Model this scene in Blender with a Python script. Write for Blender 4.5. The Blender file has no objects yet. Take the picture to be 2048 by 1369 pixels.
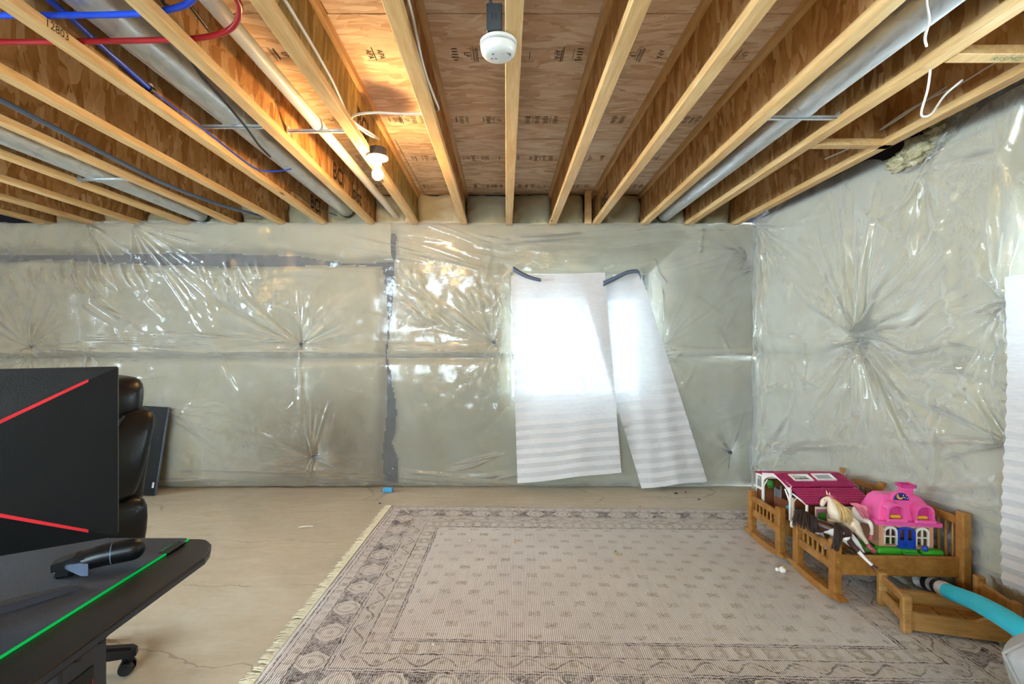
import bpy, bmesh, math, random
import numpy as np
from mathutils import Matrix, Vector
random.seed(7)
scene = bpy.context.scene
COL = scene.collection
# ------------------------------------------------------------------ camera
FPX, H, VPX, VPY = 986.0, 1.28, 1009.0, 685.0
cd = bpy.data.cameras.new('camera'); cam = bpy.data.objects.new('camera', cd); COL.objects.link(cam)
cd.sensor_width = 36.0; cd.lens = FPX / 2048.0 * 36.0; cd.clip_start = 0.05
cam.location = (0, 0, H); cam.rotation_euler = (math.pi / 2, 0, 0); cd.shift_x = (1024.0 - VPX) / 2048.0; cd.shift_y = -(684.5 - VPY) / 2048.0
scene.camera = cam
# ------------------------------------------------------------------ sky, exposure
world = bpy.data.worlds.new('overcast_sky'); scene.world = world; world.use_nodes = True
bg = world.node_tree.nodes['Background']
bg.inputs['Color'].default_value = (0.68, 0.86, 1.0, 1); bg.inputs['Strength'].default_value = 55.0
vs = scene.view_settings
vs.view_transform = 'Standard'; vs.look = 'None'; vs.gamma = 1.0; vs.use_curve_mapping = False; vs.exposure = 0.2
BULB = 820.0
cy = scene.cycles
cy.max_bounces = 5; cy.diffuse_bounces = 3; cy.glossy_bounces = 3; cy.transmission_bounces = 4; cy.transparent_max_bounces = 12
cy.caustics_reflective = False; cy.caustics_refractive = False; cy.use_adaptive_sampling = True; cy.adaptive_threshold = 0.18; cy.adaptive_min_samples = 12; cy.use_light_tree = False

def portal(name, loc, rot, sx, sy):
    ld = bpy.data.lights.new(name, 'AREA'); ld.shape = 'RECTANGLE'; ld.size = sx; ld.size_y = sy
    ld.cycles.is_portal = True
    o = bpy.data.objects.new(name, ld); COL.objects.link(o); o.location = loc; o.rotation_euler = rot
portal('sky_portal_back_window', (0.68, 4.62, 1.28), (-math.pi / 2, 0, 0), 1.3, 1.1)
portal('sky_portal_side_window', (2.62, 1.62, 1.56), (0, math.pi / 2, 0), .76, 1.1)
portal('sky_portal_added_rear', (-1.3, -2.78, 1.78), (math.pi / 2, 0, 0), 2.4, .85)  # portal for the unseen window added in the rear wall
portal('sky_portal_added_left', (-5.68, 1.2, 1.45), (0, -math.pi / 2, 0), 1.2, 2.8)  # portal for the unseen window added in the left wall

# ------------------------------------------------------------------ helpers
def P(px, py, Y):
    """room point seen at a photograph pixel, at depth Y from the camera"""
    return Vector(((px - VPX) / FPX * Y, Y, H - (py - VPY) / FPX * Y))
def srgb(h):
    h = h.lstrip('#'); c = [int(h[i:i + 2], 16) / 255 for i in (0, 2, 4)]
    return tuple((x / 12.92 if x <= 0.04045 else ((x + 0.055) / 1.055) ** 2.4) for x in c) + (1.0,)
class NT:
    def __init__(s, name):
        s.m = bpy.data.materials.new(name); s.m.use_nodes = True; s.t = s.m.node_tree; s.t.nodes.clear()
        s.out = s.t.nodes.new('ShaderNodeOutputMaterial')
    def n(s, typ, ins=None, **kw):
        nd = s.t.nodes.new(typ)
        for k, v in kw.items(): setattr(nd, k, v)
        for k, v in (ins or {}).items(): s.set(nd.inputs[k], v)
        return nd
    def set(s, sock, v):
        if isinstance(v, bpy.types.NodeSocket): s.t.links.new(v, sock)
        elif isinstance(v, E): s.set(sock, v.v)
        else: sock.default_value = v
    def coord(s, scale=(1, 1, 1), rot=(0, 0, 0), out='Object'):
        tc = s.n('ShaderNodeTexCoord')
        rnd = s.n('ShaderNodeMath', {0: s.n('ShaderNodeObjectInfo').outputs['Random'], 1: 37.0}, operation='MULTIPLY').outputs[0]
        mp = s.n('ShaderNodeMapping', {'Vector': tc.outputs[out], 'Scale': scale, 'Rotation': rot, 'Location': rnd})
        return mp.outputs[0]
    def noise(s, vec, scale, detail=3, rough=.5, dist=0):
        nd = s.n('ShaderNodeTexNoise', {'Vector': vec, 'Scale': scale, 'Detail': detail, 'Roughness': rough, 'Distortion': dist})
        return nd.outputs['Fac']
    def ramp(s, fac, stops):
        r = s.n('ShaderNodeValToRGB', {'Fac': fac}); els = r.color_ramp.elements
        while len(els) < len(stops): els.new(0.5)
        for e, (p, c) in zip(els, stops): e.position = p; e.color = srgb(c) if isinstance(c, str) else c
        return r.outputs['Color']
    def mix(s, fac, a, b, blend='MIX'):
        nd = s.t.nodes.new('ShaderNodeMix'); nd.data_type = 'RGBA'; nd.blend_type = blend
        s.set(nd.inputs[0], fac); s.set(nd.inputs[6], a); s.set(nd.inputs[7], b)
        return nd.outputs[2]
    def bump(s, h, strength=.3, dist=.01):
        return s.n('ShaderNodeBump', {'Height': h, 'Strength': strength, 'Distance': dist}).outputs[0]
    def bsdf(s, col, rough=.5, metal=0, normal=None, spec=.5, **kw):
        ins = {'Base Color': col, 'Roughness': rough, 'Metallic': metal, 'Specular IOR Level': spec}
        if normal is not None: ins['Normal'] = normal
        for k, v in kw.items(): ins[k.replace('_', ' ')] = v
        nd = s.n('ShaderNodeBsdfPrincipled', ins); return nd.outputs[0]
    def done(s, sh):
        s.t.links.new(sh, s.out.inputs['Surface']); return s.m
class E:
    """a value in a node tree with arithmetic"""
    def __init__(s, nt, v): s.nt, s.v = nt, v
    def op(s, o, *a):
        nd = s.nt.t.nodes.new('ShaderNodeMath'); nd.operation = o; s.nt.set(nd.inputs[0], s.v)
        for i, x in enumerate(a): s.nt.set(nd.inputs[i + 1], x)
        return E(s.nt, nd.outputs[0])
    def __add__(s, o): return s.op('ADD', o)
    __radd__ = __add__
    def __sub__(s, o): return s.op('SUBTRACT', o)
    def __rsub__(s, o): return (s * -1.0) + o
    def __mul__(s, o): return s.op('MULTIPLY', o)
    __rmul__ = __mul__
    def __truediv__(s, o): return s.op('DIVIDE', o)
    def abs(s): return s.op('ABSOLUTE')
    def sin(s): return s.op('SINE')
    def lt(s, o): return s.op('LESS_THAN', o)
    def gt(s, o): return s.op('GREATER_THAN', o)
    def min(s, o): return s.op('MINIMUM', o)
    def max(s, o): return s.op('MAXIMUM', o)
    def frac(s): return s.op('FRACT')
    def floor(s): return s.op('FLOOR')
    def sqrt(s): return s.op('SQRT')
    def clamp(s):
        r = s.op('ADD', 0.0); r.v.node.use_clamp = True; return r
MATS = {}
def plain(name, col, rough=.5, metal=0, spec=.5, var=.08, vscale=6, bump=0, bscale=80):
    """one colour with a little procedural unevenness"""
    if name in MATS: return MATS[name]
    t = NT(name); v = t.coord(); nz = t.noise(v, vscale, 2)
    c = srgb(col) if isinstance(col, str) else col
    lo = tuple(x * (1 - var * 2) for x in c[:3]) + (1,); hi = tuple(min(1, x * (1 + var)) for x in c[:3]) + (1,)
    cc = t.mix(nz, lo, hi)
    nm = t.bump(t.noise(v, bscale, 2), bump, .004) if bump else None
    MATS[name] = t.done(t.bsdf(cc, rough, metal, nm, spec)); return MATS[name]

class MB:
    def __init__(s): s.v = []; s.f = []; s.M = Matrix.Identity(4)
    def add(s, vs, fs):
        b = len(s.v); s.v += [tuple(s.M @ Vector(v)) for v in vs]; s.f += [tuple(i + b for i in f) for f in fs]; return s
    def box(s, c, d, b=0.0, rot=None, seg=1):
        bm = bmesh.new(); bmesh.ops.create_cube(bm, size=1)
        for v in bm.verts: v.co = Vector((v.co.x * d[0], v.co.y * d[1], v.co.z * d[2]))
        if b > 0: bmesh.ops.bevel(bm, geom=list(bm.edges), offset=min(b, min(d) * .49), segments=seg, profile=.5, affect='EDGES')
        R = (rot.to_matrix() if hasattr(rot, 'to_matrix') else rot) if rot is not None else Matrix.Identity(3)
        bm.verts.index_update()
        vs = [tuple(R @ v.co + Vector(c)) for v in bm.verts]; fs = [tuple(v.index for v in f.verts) for f in bm.faces]
        bm.free(); return s.add(vs, fs)
    def prism(s, poly, y0, y1):
        """polygon in x,z (counter-clockwise seen from -y) extruded from y0 to y1"""
        n = len(poly); vs = [(x, y0, z) for x, z in poly] + [(x, y1, z) for x, z in poly]
        fs = [tuple(range(n)), tuple(range(2 * n - 1, n - 1, -1))]
        fs += [(i, i + n, (i + 1) % n + n, (i + 1) % n) for i in range(n)]
        return s.add(vs, fs)
    def ring(s, outer, inner, y0, y1):
        n = len(outer); vs = [(x, y0, z) for x, z in outer] + [(x, y0, z) for x, z in inner]
        vs += [(x, y1, z) for x, z in outer] + [(x, y1, z) for x, z in inner]; fs = []
        for i in range(n):
            j = (i + 1) % n
            fs += [(i, j, j + n, i + n), (i + 2 * n, i + 3 * n, j + 3 * n, j + 2 * n), (i, i + 2 * n, j + 2 * n, j), (i + n, j + n, j + 3 * n, i + 3 * n)]
        return s.add(vs, fs)
    def tube(s, path, r, n=10, caps=True, flat=1.0):
        path = [Vector(p) for p in path]; k = len(path); rr = r if callable(r) else (lambda t: r)
        vs = []; fs = []; up = Vector((0, 0, 1)); t0 = (path[1] - path[0]).normalized()
        if abs(t0.dot(up)) > .95: up = Vector((1, 0, 0))
        a = t0.cross(up).normalized()
        for i, p in enumerate(path):
            t = (path[min(i + 1, k - 1)] - path[max(i - 1, 0)]).normalized()
            a = (a - t * a.dot(t)).normalized(); b = t.cross(a); q = rr(i / (k - 1))
            vs += [tuple(p + a * (math.cos(2 * math.pi * j / n) * q) + b * (math.sin(2 * math.pi * j / n) * q * flat)) for j in range(n)]
        for i in range(k - 1):
            for j in range(n): fs.append((i * n + j, i * n + (j + 1) % n, (i + 1) * n + (j + 1) % n, (i + 1) * n + j))
        if caps: fs += [tuple(range(n - 1, -1, -1)), tuple(range((k - 1) * n, k * n))]
        return s.add(vs, fs)
    def lathe(s, prof, n=24, c=(0, 0, 0)):
        vs = []; fs = []; k = len(prof)
        for r, z in prof: vs += [(c[0] + r * math.cos(2 * math.pi * j / n), c[1] + r * math.sin(2 * math.pi * j / n), c[2] + z) for j in range(n)]
        for i in range(k - 1):
            for j in range(n): fs.append((i * n + j, i * n + (j + 1) % n, (i + 1) * n + (j + 1) % n, (i + 1) * n + j))
        fs += [tuple(range(n - 1, -1, -1)), tuple(range((k - 1) * n, k * n))]
        return s.add(vs, fs)
    def loft(s, rings, caps=True):
        n = len(rings[0]); vs = [p for r in rings for p in r]; fs = []
        for i in range(len(rings) - 1):
            for j in range(n): fs.append((i * n + j, i * n + (j + 1) % n, (i + 1) * n + (j + 1) % n, (i + 1) * n + j))
        if caps: fs += [tuple(range(n - 1, -1, -1)), tuple(range((len(rings) - 1) * n, len(rings) * n))]
        return s.add(vs, fs)
    def mesh(s, name):
        me = bpy.data.meshes.new(name); me.from_pydata(s.v, [], s.f)
        bm = bmesh.new(); bm.from_mesh(me); bmesh.ops.recalc_face_normals(bm, faces=bm.faces); bm.to_mesh(me); bm.free(); return me
    def build(s, name, mat, parent=None, smooth=False, fix=True):
        if fix: me = s.mesh(name)
        else: me = bpy.data.meshes.new(name); me.from_pydata(s.v, [], s.f)
        return link(name, me, mat, parent, smooth)
def link(name, me, mat, parent=None, smooth=False):
    o = bpy.data.objects.new(name, me); COL.objects.link(o)
    if mat is not None:
        me.materials.clear(); me.materials.append(mat)
    if smooth is True: me.shade_smooth()
    elif smooth: 
        me.shade_smooth(); me.set_sharp_from_angle(angle=math.radians(smooth))
    if parent is not None: o.parent = parent
    return o
def tag(o, label, cat, group=None, kind=None):
    o['label'] = label; o['category'] = cat
    if group: o['group'] = group
    if kind: o['kind'] = kind
    return o
def thing(name, label, cat, loc=(0, 0, 0), rotz=0.0, group=None):
    o = bpy.data.objects.new(name, None); COL.objects.link(o); o.location = loc; o.rotation_euler = (0, 0, rotz)
    o.empty_display_size = .1
    return tag(o, label, cat, group)
def struct(o, label=None):
    o['kind'] = 'structure'
    if label: o['label'] = label
    return o
def smooth_path(pts, n=8):
    pts = [Vector(p) for p in pts]; out = []
    q = [pts[0] * 2 - pts[1]] + pts + [pts[-1] * 2 - pts[-2]]
    for i in range(1, len(q) - 2):
        a, b, c, d = q[i - 1], q[i], q[i + 1], q[i + 2]
        for k in range(n):
            t = k / n
            out.append(.5 * ((2 * b) + (c - a) * t + (2 * a - 5 * b + 4 * c - d) * t * t + (3 * b - a - 3 * c + d) * t ** 3))
    return out + [pts[-1]]
def text_geo(body, size, M, bold=0.0):
    """flat lettering as vertices and faces placed by matrix M"""
    cu = bpy.data.curves.new('t', 'FONT'); cu.body = body; cu.size = size; cu.resolution_u = 2; cu.offset = bold * size; cu.align_x = 'CENTER'; cu.align_y = 'CENTER'
    ob = bpy.data.objects.new('t', cu); me = bpy.data.meshes.new_from_object(ob)
    vs = [tuple(M @ v.co) for v in me.vertices]; fs = [tuple(p.vertices) for p in me.polygons]
    bpy.data.objects.remove(ob); bpy.data.curves.remove(cu); bpy.data.meshes.remove(me)
    return vs, fs
def hash2(i, j, seed):
    x = np.sin(i * 127.1 + j * 311.7 + seed * 74.7) * 43758.5453
    return x - np.floor(x)
def vnoise(S, Z, scale, seed=0):
    a = S * scale; b = Z * scale; i = np.floor(a); j = np.floor(b); u = a - i; v = b - j
    u = u * u * (3 - 2 * u); v = v * v * (3 - 2 * v)
    return (hash2(i, j, seed) * (1 - u) * (1 - v) + hash2(i + 1, j, seed) * u * (1 - v) + hash2(i, j + 1, seed) * (1 - u) * v + hash2(i + 1, j + 1, seed) * u * v) * 2 - 1
def fbm(S, Z, scale, seed=0, o=3):
    r = 0; a = 1.0
    for k in range(o): r = r + a * vnoise(S, Z, scale * 2 ** k, seed + k); a *= .5
    return r
def grid_mesh(name, V, keep=None):
    """V: (rows, cols, 3) array of points -> mesh; keep: boolean per quad"""
    r, c, _ = V.shape; idx = np.arange(r * c).reshape(r, c)
    q = np.stack([idx[:-1, :-1], idx[:-1, 1:], idx[1:, 1:], idx[1:, :-1]], -1)
    q = q[keep] if keep is not None else q.reshape(-1, 4)
    used = np.unique(q); rem = np.full(r * c, -1); rem[used] = np.arange(len(used))
    me = bpy.data.meshes.new(name); pts = V.reshape(-1, 3)[used]; q = rem[q].reshape(-1, 4)
    me.vertices.add(len(pts)); me.vertices.foreach_set('co', pts.astype(np.float32).ravel())
    me.loops.add(len(q) * 4); me.loops.foreach_set('vertex_index', q.ravel().astype(np.int32))
    me.polygons.add(len(q)); me.polygons.foreach_set('loop_start', np.arange(0, len(q) * 4, 4, dtype=np.int32))
    me.update(calc_edges=True); me.validate(); return me

# ------------------------------------------------------------------ materials
def m_osb(name, cols, strand=(7, 42, 42), rot=(0, 0, 0), rough=.75):
    t = NT(name); tc = t.coord()
    w = t.n('ShaderNodeTexNoise', {'Vector': tc, 'Scale': 2.2, 'Detail': 1}).outputs['Color']
    d = t.n('ShaderNodeVectorMath', {0: w, 1: (.5, .5, .5)}, operation='SUBTRACT').outputs[0]
    d = t.n('ShaderNodeVectorMath', {0: d, 3: .16}, operation='SCALE').outputs[0]
    v0 = t.n('ShaderNodeVectorMath', {0: tc, 1: d}, operation='ADD').outputs[0]
    outs = []
    for k, a in enumerate((.0, .8, -.8) if name.startswith('osb_web') else (.0, .4, -.5)):
        ax = OSB_AXIS.get(name, (0, 0, 1)); r2 = tuple(rot[i] + a * ax[i] for i in range(3))
        mp = t.n('ShaderNodeMapping', {'Vector': v0, 'Rotation': r2, 'Scale': strand, 'Location': (k * 3.1, k * 1.7, k)}).outputs[0]
        vo = t.n('ShaderNodeTexVoronoi', {'Vector': mp, 'Scale': 1.0, 'Randomness': 1}, feature='F1')
        sp = t.n('ShaderNodeSeparateColor', {0: vo.outputs['Color']})
        outs.append((sp.outputs[0], sp.outputs[1], vo.outputs['Distance']))
    val = E(t, outs[0][0]); hgt = E(t, outs[0][2])
    for k in (1, 2):
        m = E(t, outs[k][1]).gt(.55)
        val = val * (1.0 - m) + E(t, outs[k][0]) * m
        hgt = hgt * (1.0 - m) + E(t, outs[k][2]) * m
    gr = t.noise(t.n('ShaderNodeMapping', {'Vector': v0, 'Rotation': rot, 'Scale': tuple(s * 2.5 for s in strand)}).outputs[0], 1.0, 4)
    val2 = (val * .62 + E(t, gr) * .35 + .02).clamp()
    col = t.ramp(val2.v, [(0.0, cols[0]), (.28, cols[1]), (.6, cols[2]), (1.0, cols[3])])
    nm = t.bump((val * .7 + E(t, gr) * .3).v, .25, .004)
    MATS[name] = t.done(t.bsdf(col, rough, 0, nm, .3)); return MATS[name]
OSB_AXIS = {'osb_web': (1, 0, 0), 'osb_web_lit': (1, 0, 0)}
OSBC = ['#7a4a22', '#a06a36', '#b98852', '#d8b284']
m_osb('osb_subfloor', ['#ad8a66', '#d4b493', '#e5ccb0', '#f4e6d4'], (8, 34, 34))
m_osb('osb_web', OSBC, (24, 24, 9))
m_osb('osb_web_lit', ['#6f6134', '#8d7c47', '#a8935a', '#c2ad76'], (40, 36, 6))  # ordinary strand board; greenish light on this joist put into its colour
def m_wood(name, c0, c1, c2, scale=(30, 2.2, 30), rough=.5, knots=True, ks=1.0):
    t = NT(name); v = t.coord(scale); g = t.noise(v, 1.0, 5, .6, .6); fine = t.noise(t.coord(tuple(s * 4 for s in scale)), 1.0, 3)
    f = (E(t, g) * .75 + E(t, fine) * .3).clamp()
    col = t.ramp(f.v, [(.25, c0), (.5, c1), (.75, c2)])
    if knots:
        vo = t.n('ShaderNodeTexVoronoi', {'Vector': t.coord(tuple(max(2.0, s * .28) * ks for s in scale)), 'Scale': 1.0}, feature='F1').outputs['Distance']
        k = t.ramp(vo, [(.03, (1, 1, 1, 1)), (.11, (0, 0, 0, 1))])
        col = t.mix(k, col, srgb('#5a3417'))
    MATS[name] = t.done(t.bsdf(col, rough, 0, t.bump(f.v, .15, .002), .35)); return MATS[name]
m_wood('pine_flange', '#b98a52', '#d3a970', '#e6c795')
m_wood('cradle_wood', '#7a4a1c', '#9a682f', '#b38446', (14, 14, 14), .42, True, .6)
m_wood('box_wood', '#855827', '#a67a42', '#bd9259', (5, 30, 30), .45)
# fibreglass blanket: soft, lets some daylight through
def m_insul():
    t = NT('fibreglass'); v = t.coord(); a = t.noise(v, 3.2, 5, .6); b = t.noise(v, 45, 4, .7)
    f = (E(t, a) * .8 + E(t, b) * .25).clamp()
    col = t.ramp(f.v, [(.2, '#cfc08c'), (.45, '#f0e4bb'), (.75, '#f8f0d6')])
    d = t.n('ShaderNodeBsdfDiffuse', {'Color': col, 'Normal': t.bump((E(t, b) * .6 + E(t, a)).v, .5, .02)}).outputs[0]
    tr = t.n('ShaderNodeBsdfTranslucent', {'Color': (.90, .88, .80, 1)}).outputs[0]
    MATS['fibreglass'] = t.done(t.n('ShaderNodeMixShader', {0: .42, 1: d, 2: tr}).outputs[0])
m_insul()
def m_film():
    t = NT('clear_polythene'); v = t.coord(); nz = t.noise(v, 30, 4, .6, .8)
    nm = t.bump(nz, .25, .006)
    fr = t.n('ShaderNodeFresnel', {'IOR': 1.5, 'Normal': nm}).outputs[0]
    gl = t.n('ShaderNodeBsdfGlossy', {'Color': (1, 1, 1, 1), 'Roughness': .12, 'Normal': nm}).outputs[0]
    df = t.n('ShaderNodeBsdfDiffuse', {'Color': (.94, .94, .94, 1)}).outputs[0]
    tl = t.n('ShaderNodeBsdfTranslucent', {'Color': (.92, .94, .94, 1)}).outputs[0]
    tp = t.n('ShaderNodeBsdfTransparent', {'Color': (.98, .98, .97, 1)}).outputs[0]
    milk = t.n('ShaderNodeMixShader', {0: .22, 1: df, 2: tl}).outputs[0]
    fc = t.n('ShaderNodeLayerWeight', {'Blend': .5, 'Normal': nm}).outputs['Facing']
    body = t.n('ShaderNodeMixShader', {0: (E(t, fc) * .45 + .13).clamp().v, 1: tp, 2: milk}).outputs[0]
    f2 = (E(t, fr) * .85).clamp()
    MATS['film'] = t.done(t.n('ShaderNodeMixShader', {0: f2.v, 1: body, 2: gl}).outputs[0])
m_film()
def m_paper():
    t = NT('pleated_paper'); v = t.coord((1, 1, 1)); nz = t.noise(t.coord((4, 4, 60)), 6, 4, .7)
    col = t.ramp(nz, [(.3, '#c3bfbf'), (.7, '#d8d4d2')])
    d = t.n('ShaderNodeBsdfDiffuse', {'Color': col}).outputs[0]; tl = t.n('ShaderNodeBsdfTranslucent', {'Color': (.86, .92, .97, 1)}).outputs[0]
    sh = t.n('ShaderNodeMixShader', {0: .055, 1: d, 2: tl}).outputs[0]; tp = t.n('ShaderNodeBsdfTransparent', {'Color': (.93, .97, 1, 1)}).outputs[0]
    MATS['paper'] = t.done(t.n('ShaderNodeMixShader', {0: .011, 1: sh, 2: tp}).outputs[0])      # thin weave: some light comes straight through
m_paper()
def m_blind():
    t = NT('thin_blind'); d = t.n('ShaderNodeBsdfDiffuse', {'Color': t.ramp(t.noise(t.coord(), 8, 2), [(.3, '#d0d0d0'), (.7, '#e4e4e4')])}).outputs[0]
    tl = t.n('ShaderNodeBsdfTranslucent', {'Color': (.9, .94, .97, 1)}).outputs[0]; tp = t.n('ShaderNodeBsdfTransparent').outputs[0]
    a = t.n('ShaderNodeMixShader', {0: .62, 1: d, 2: tl}).outputs[0]
    MATS['blind'] = t.done(t.n('ShaderNodeMixShader', {0: .55, 1: a, 2: tp}).outputs[0])
m_blind()
def m_concrete():
    t = NT('concrete_floor'); v = t.coord(); a = t.noise(v, 1.6, 6, .62, .8); b = t.noise(v, 26, 4, .65)
    st = t.noise(t.coord((1.2, 5, 1), (0, 0, .3)), 2.2, 4, .6, 1.2)
    f = (E(t, a) * .55 + E(t, b) * .2 + E(t, st) * .35 - .05).clamp()
    col = t.ramp(f.v, [(.25, '#a2937c'), (.5, '#b9ab95'), (.75, '#cbbfab')])
    vd = t.n('ShaderNodeMapping', {'Vector': v, 'Scale': (.55, .9, 1)}).outputs[0]
    wob = t.n('ShaderNodeTexNoise', {'Vector': v, 'Scale': 3.0, 'Detail': 4}).outputs['Color']
    vd = t.n('ShaderNodeVectorMath', {0: vd, 1: t.n('ShaderNodeVectorMath', {0: wob, 3: .22}, operation='SCALE').outputs[0]}, operation='ADD').outputs[0]
    cr = t.n('ShaderNodeTexVoronoi', {'Vector': vd, 'Scale': 1.1}, feature='DISTANCE_TO_EDGE').outputs['Distance']
    line = E(t, cr).lt(.0035) * E(t, t.noise(v, 2.3, 2)).gt(.5)
    col = t.mix((line * .35).v, col, srgb('#5e5345'))
    sp = E(t, t.noise(v, 90, 2)).gt(.74)
    col = t.mix((sp * .35).v, col, srgb('#6d614f'))
    rough = (E(t, a) * .3 + .42).v
    MATS['concrete'] = t.done(t.bsdf(col, rough, 0, t.bump(f.v, .12, .006), .35))
m_concrete()
def m_metal():
    t = NT('galvanised_steel'); v = t.coord((6, 1.5, 6)); vo = t.n('ShaderNodeTexVoronoi', {'Vector': v, 'Scale': 9.0}).outputs['Color']
    g = t.n('ShaderNodeSeparateColor', {0: vo}).outputs[0]
    col = t.ramp(g, [(0, '#c4c8ca'), (1, '#dde0e2')]); ro = (E(t, g) * .10 + .34).v
    MATS['galv'] = t.done(t.bsdf(col, ro, .65))
m_metal()
plain('black_plastic', '#0a0a0d', .38, spec=.4, var=.15); plain('black_matt', '#09090b', .55, spec=.25, var=.15, bump=.1, bscale=300)
plain('leather', '#07080b', .33, spec=.4, var=.2, bump=.12, bscale=160); plain('dark_metal', '#26262a', .4, .6)
plain('red_print', '#c81e28', .45); plain('white_print', '#d8d8e2', .45); plain('ink', '#1d1712', .8); plain('ink_faint', '#33200f', .85); plain('ink_green', '#1f8a54', .8)
plain('pvc', '#efe9e0', .32, var=.02); plain('pex_blue', '#1746c8', .32); plain('pex_red', '#a3121d', .35)
plain('cable_white', '#dedad2', .45, var=.04); plain('cable_grey', '#5d6a80', .45); plain('cable_black', '#15161a', .4)
plain('vinyl_white', '#eef0ee', .4, var=.03); plain('detector_white', '#d6d5d0', .35, var=.02); plain('box_grey', '#4c4d4e', .5, .5)
plain('wall_dark', '#2b2f42', .8, var=.2, vscale=3); plain('tape_grey', '#5d6578', .6); plain('tape_blue', '#4aa6dc', .5)
plain('concrete_wall', '#8d8a84', .85, var=.15, bump=.2)
# ------------------------------------------------------------------ room shell
JB, JD = 2.31, 0.302            # underside of joists, joist depth
ZS = JB + JD                    # underside of subfloor
XL, YR = -5.6, -2.7             # left wall, rear wall
WO = Vector((2.19, 4.33)); WD = Vector((0.067, -1.0)).normalized(); WN = Vector((-1.0, -0.067)).normalized()   # right wall: corner, run, room side
f = MB().box((-1.4, 1.0, -.06), (8.8, 7.8, .12)).build('floor', MATS['concrete']); struct(f, 'bare beige concrete basement floor')
def hole_wall(name, mat, w, h, holes, th, M):
    """slab in local x,z with rectangular openings, thickness along +y"""
    b = MB(); b.M = M; x = 0.0
    xs = sorted({0.0, w} | {v for q in holes for v in q[:2]})
    for a, c in zip(xs[:-1], xs[1:]):
        cut = [q for q in holes if q[0] <= a + 1e-6 and q[1] >= c - 1e-6]
        z = 0.0
        for q in sorted(cut, key=lambda q: q[2]) + [(0, 0, h, h)]:
            if q[2] > z + 1e-6: b.box(((a + c) / 2, th / 2, (z + q[2]) / 2), (c - a, th, q[2] - z))
            z = q[3]
    return struct(b.build(name, mat))
BWX0, BWX1, BWZ0, BWZ1 = 0.06, 1.30, 0.74, 1.90     # back window opening
YC = 4.46                                           # concrete face behind the blankets
wb = hole_wall('wall_back', MATS['wall_dark'], 8.6, ZS, [(BWX0 + 5.9, BWX1 + 5.9, BWZ0, BWZ1)], .2, Matrix.Translation((-5.9, YC, 0)))
wb['label'] = 'dark coated foundation wall behind the blankets'
RW = Matrix(((WD.x, -WN.x, 0, WO.x), (WD.y, -WN.y, 0, WO.y), (0, 0, 1, 0), (0, 0, 0, 1)))   # s, out-of-room depth, z
SW0, SW1, SWZ0, SWZ1 = 2.14, 3.24, 1.20, 1.92       # side window opening along the wall
hole_wall('wall_right', MATS['wall_dark'], 7.2, ZS, [(SW0, SW1, SWZ0, SWZ1)], .2, RW @ Matrix.Translation((0, .13, 0)))
hole_wall('wall_left', MATS['concrete_wall'], 7.6, ZS, [(2.7, 5.5, .85, 2.05)], .2, Matrix.Translation((XL, YR - .2, 0)) @ Matrix.Rotation(math.pi / 2, 4, 'Z'))
DX0, DX1, DZ0, DZ1 = -2.5, -.1, 1.35, 2.2                # unseen high window added in the rear wall to light the room
hole_wall('wall_rear', MATS['concrete_wall'], 8.6, ZS, [(DX0 + 5.8, DX1 + 5.8, DZ0, DZ1)], .2, Matrix.Translation((-5.8, YR - .2, 0)))
def m_glass():
    t = NT('window_glass'); nz = t.noise(t.coord(), 2.0, 2)
    fr = t.n('ShaderNodeFresnel', {'IOR': 1.45}).outputs[0]
    gl = t.n('ShaderNodeBsdfGlossy', {'Roughness': (E(t, nz) * .02).v}).outputs[0]; tp = t.n('ShaderNodeBsdfTransparent', {'Color': (.95, .97, .96, 1)}).outputs[0]
    MATS['glass'] = t.done(t.n('ShaderNodeMixShader', {0: fr, 1: tp, 2: gl}).outputs[0])
m_glass()
def window(name, x0, x1, z0, z1, M, mull, head=.06, label=''):
    b = MB(); b.M = M; w = .055
    for c, d in ((((x0 + x1) / 2, 0, z1 - head / 2), (x1 - x0, .08, head)), (((x0 + x1) / 2, 0, z0 + w / 2), (x1 - x0, .08, w)),
                 ((x0 + w / 2, 0, (z0 + z1) / 2), (w, .08, z1 - z0)), ((x1 - w / 2, 0, (z0 + z1) / 2), (w, .08, z1 - z0))): b.box(c, d, .006)
    fr = struct(b.build(name, MATS['vinyl_white']), label)
    for m in mull:
        b = MB(); b.M = M; b.box((m, 0, (z0 + z1 - head + w) / 2), (.06, .06, z1 - z0 - w - head), .005).build('meeting_stile', MATS['vinyl_white'], fr)
    es = [x0 + w] + list(mull) + [x1 - w]
    for a, c in zip(es[:-1], es[1:]):
        b = MB(); b.M = M; b.box(((a + c) / 2, .01, (z0 + z1) / 2), (c - a, .006, z1 - z0 - .06)).build('pane', MATS['glass'], fr)
    return fr
window('window_1', BWX0, BWX1, BWZ0, BWZ1, Matrix.Translation((0, YC + .12, 0)), [.72], .22, 'white sliding window glowing behind paper shades')
window('window_2', SW0, SW1, SWZ0, SWZ1, RW @ Matrix.Translation((0, .27, 0)), [(SW0 + SW1) / 2], .06, 'white side window at the right picture edge')
window('added_window_left', 2.7, 5.5, .85, 2.05, Matrix.Translation((XL - .1, YR - .2, 0)) @ Matrix.Rotation(math.pi / 2, 4, 'Z'), [4.1], .06, 'wide window added in the left wall to light the room, out of view')  # unseen window, added so daylight reaches the right wall
window('added_window_rear', DX0, DX1, DZ0, DZ1, Matrix.Translation((0, YR - .1, 0)), [-1.3], .06, 'high wide window added behind the viewer to light the room')  # unseen window added to light the room, set by the film highlights
b = MB(); yc_ = YC + .04
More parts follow.
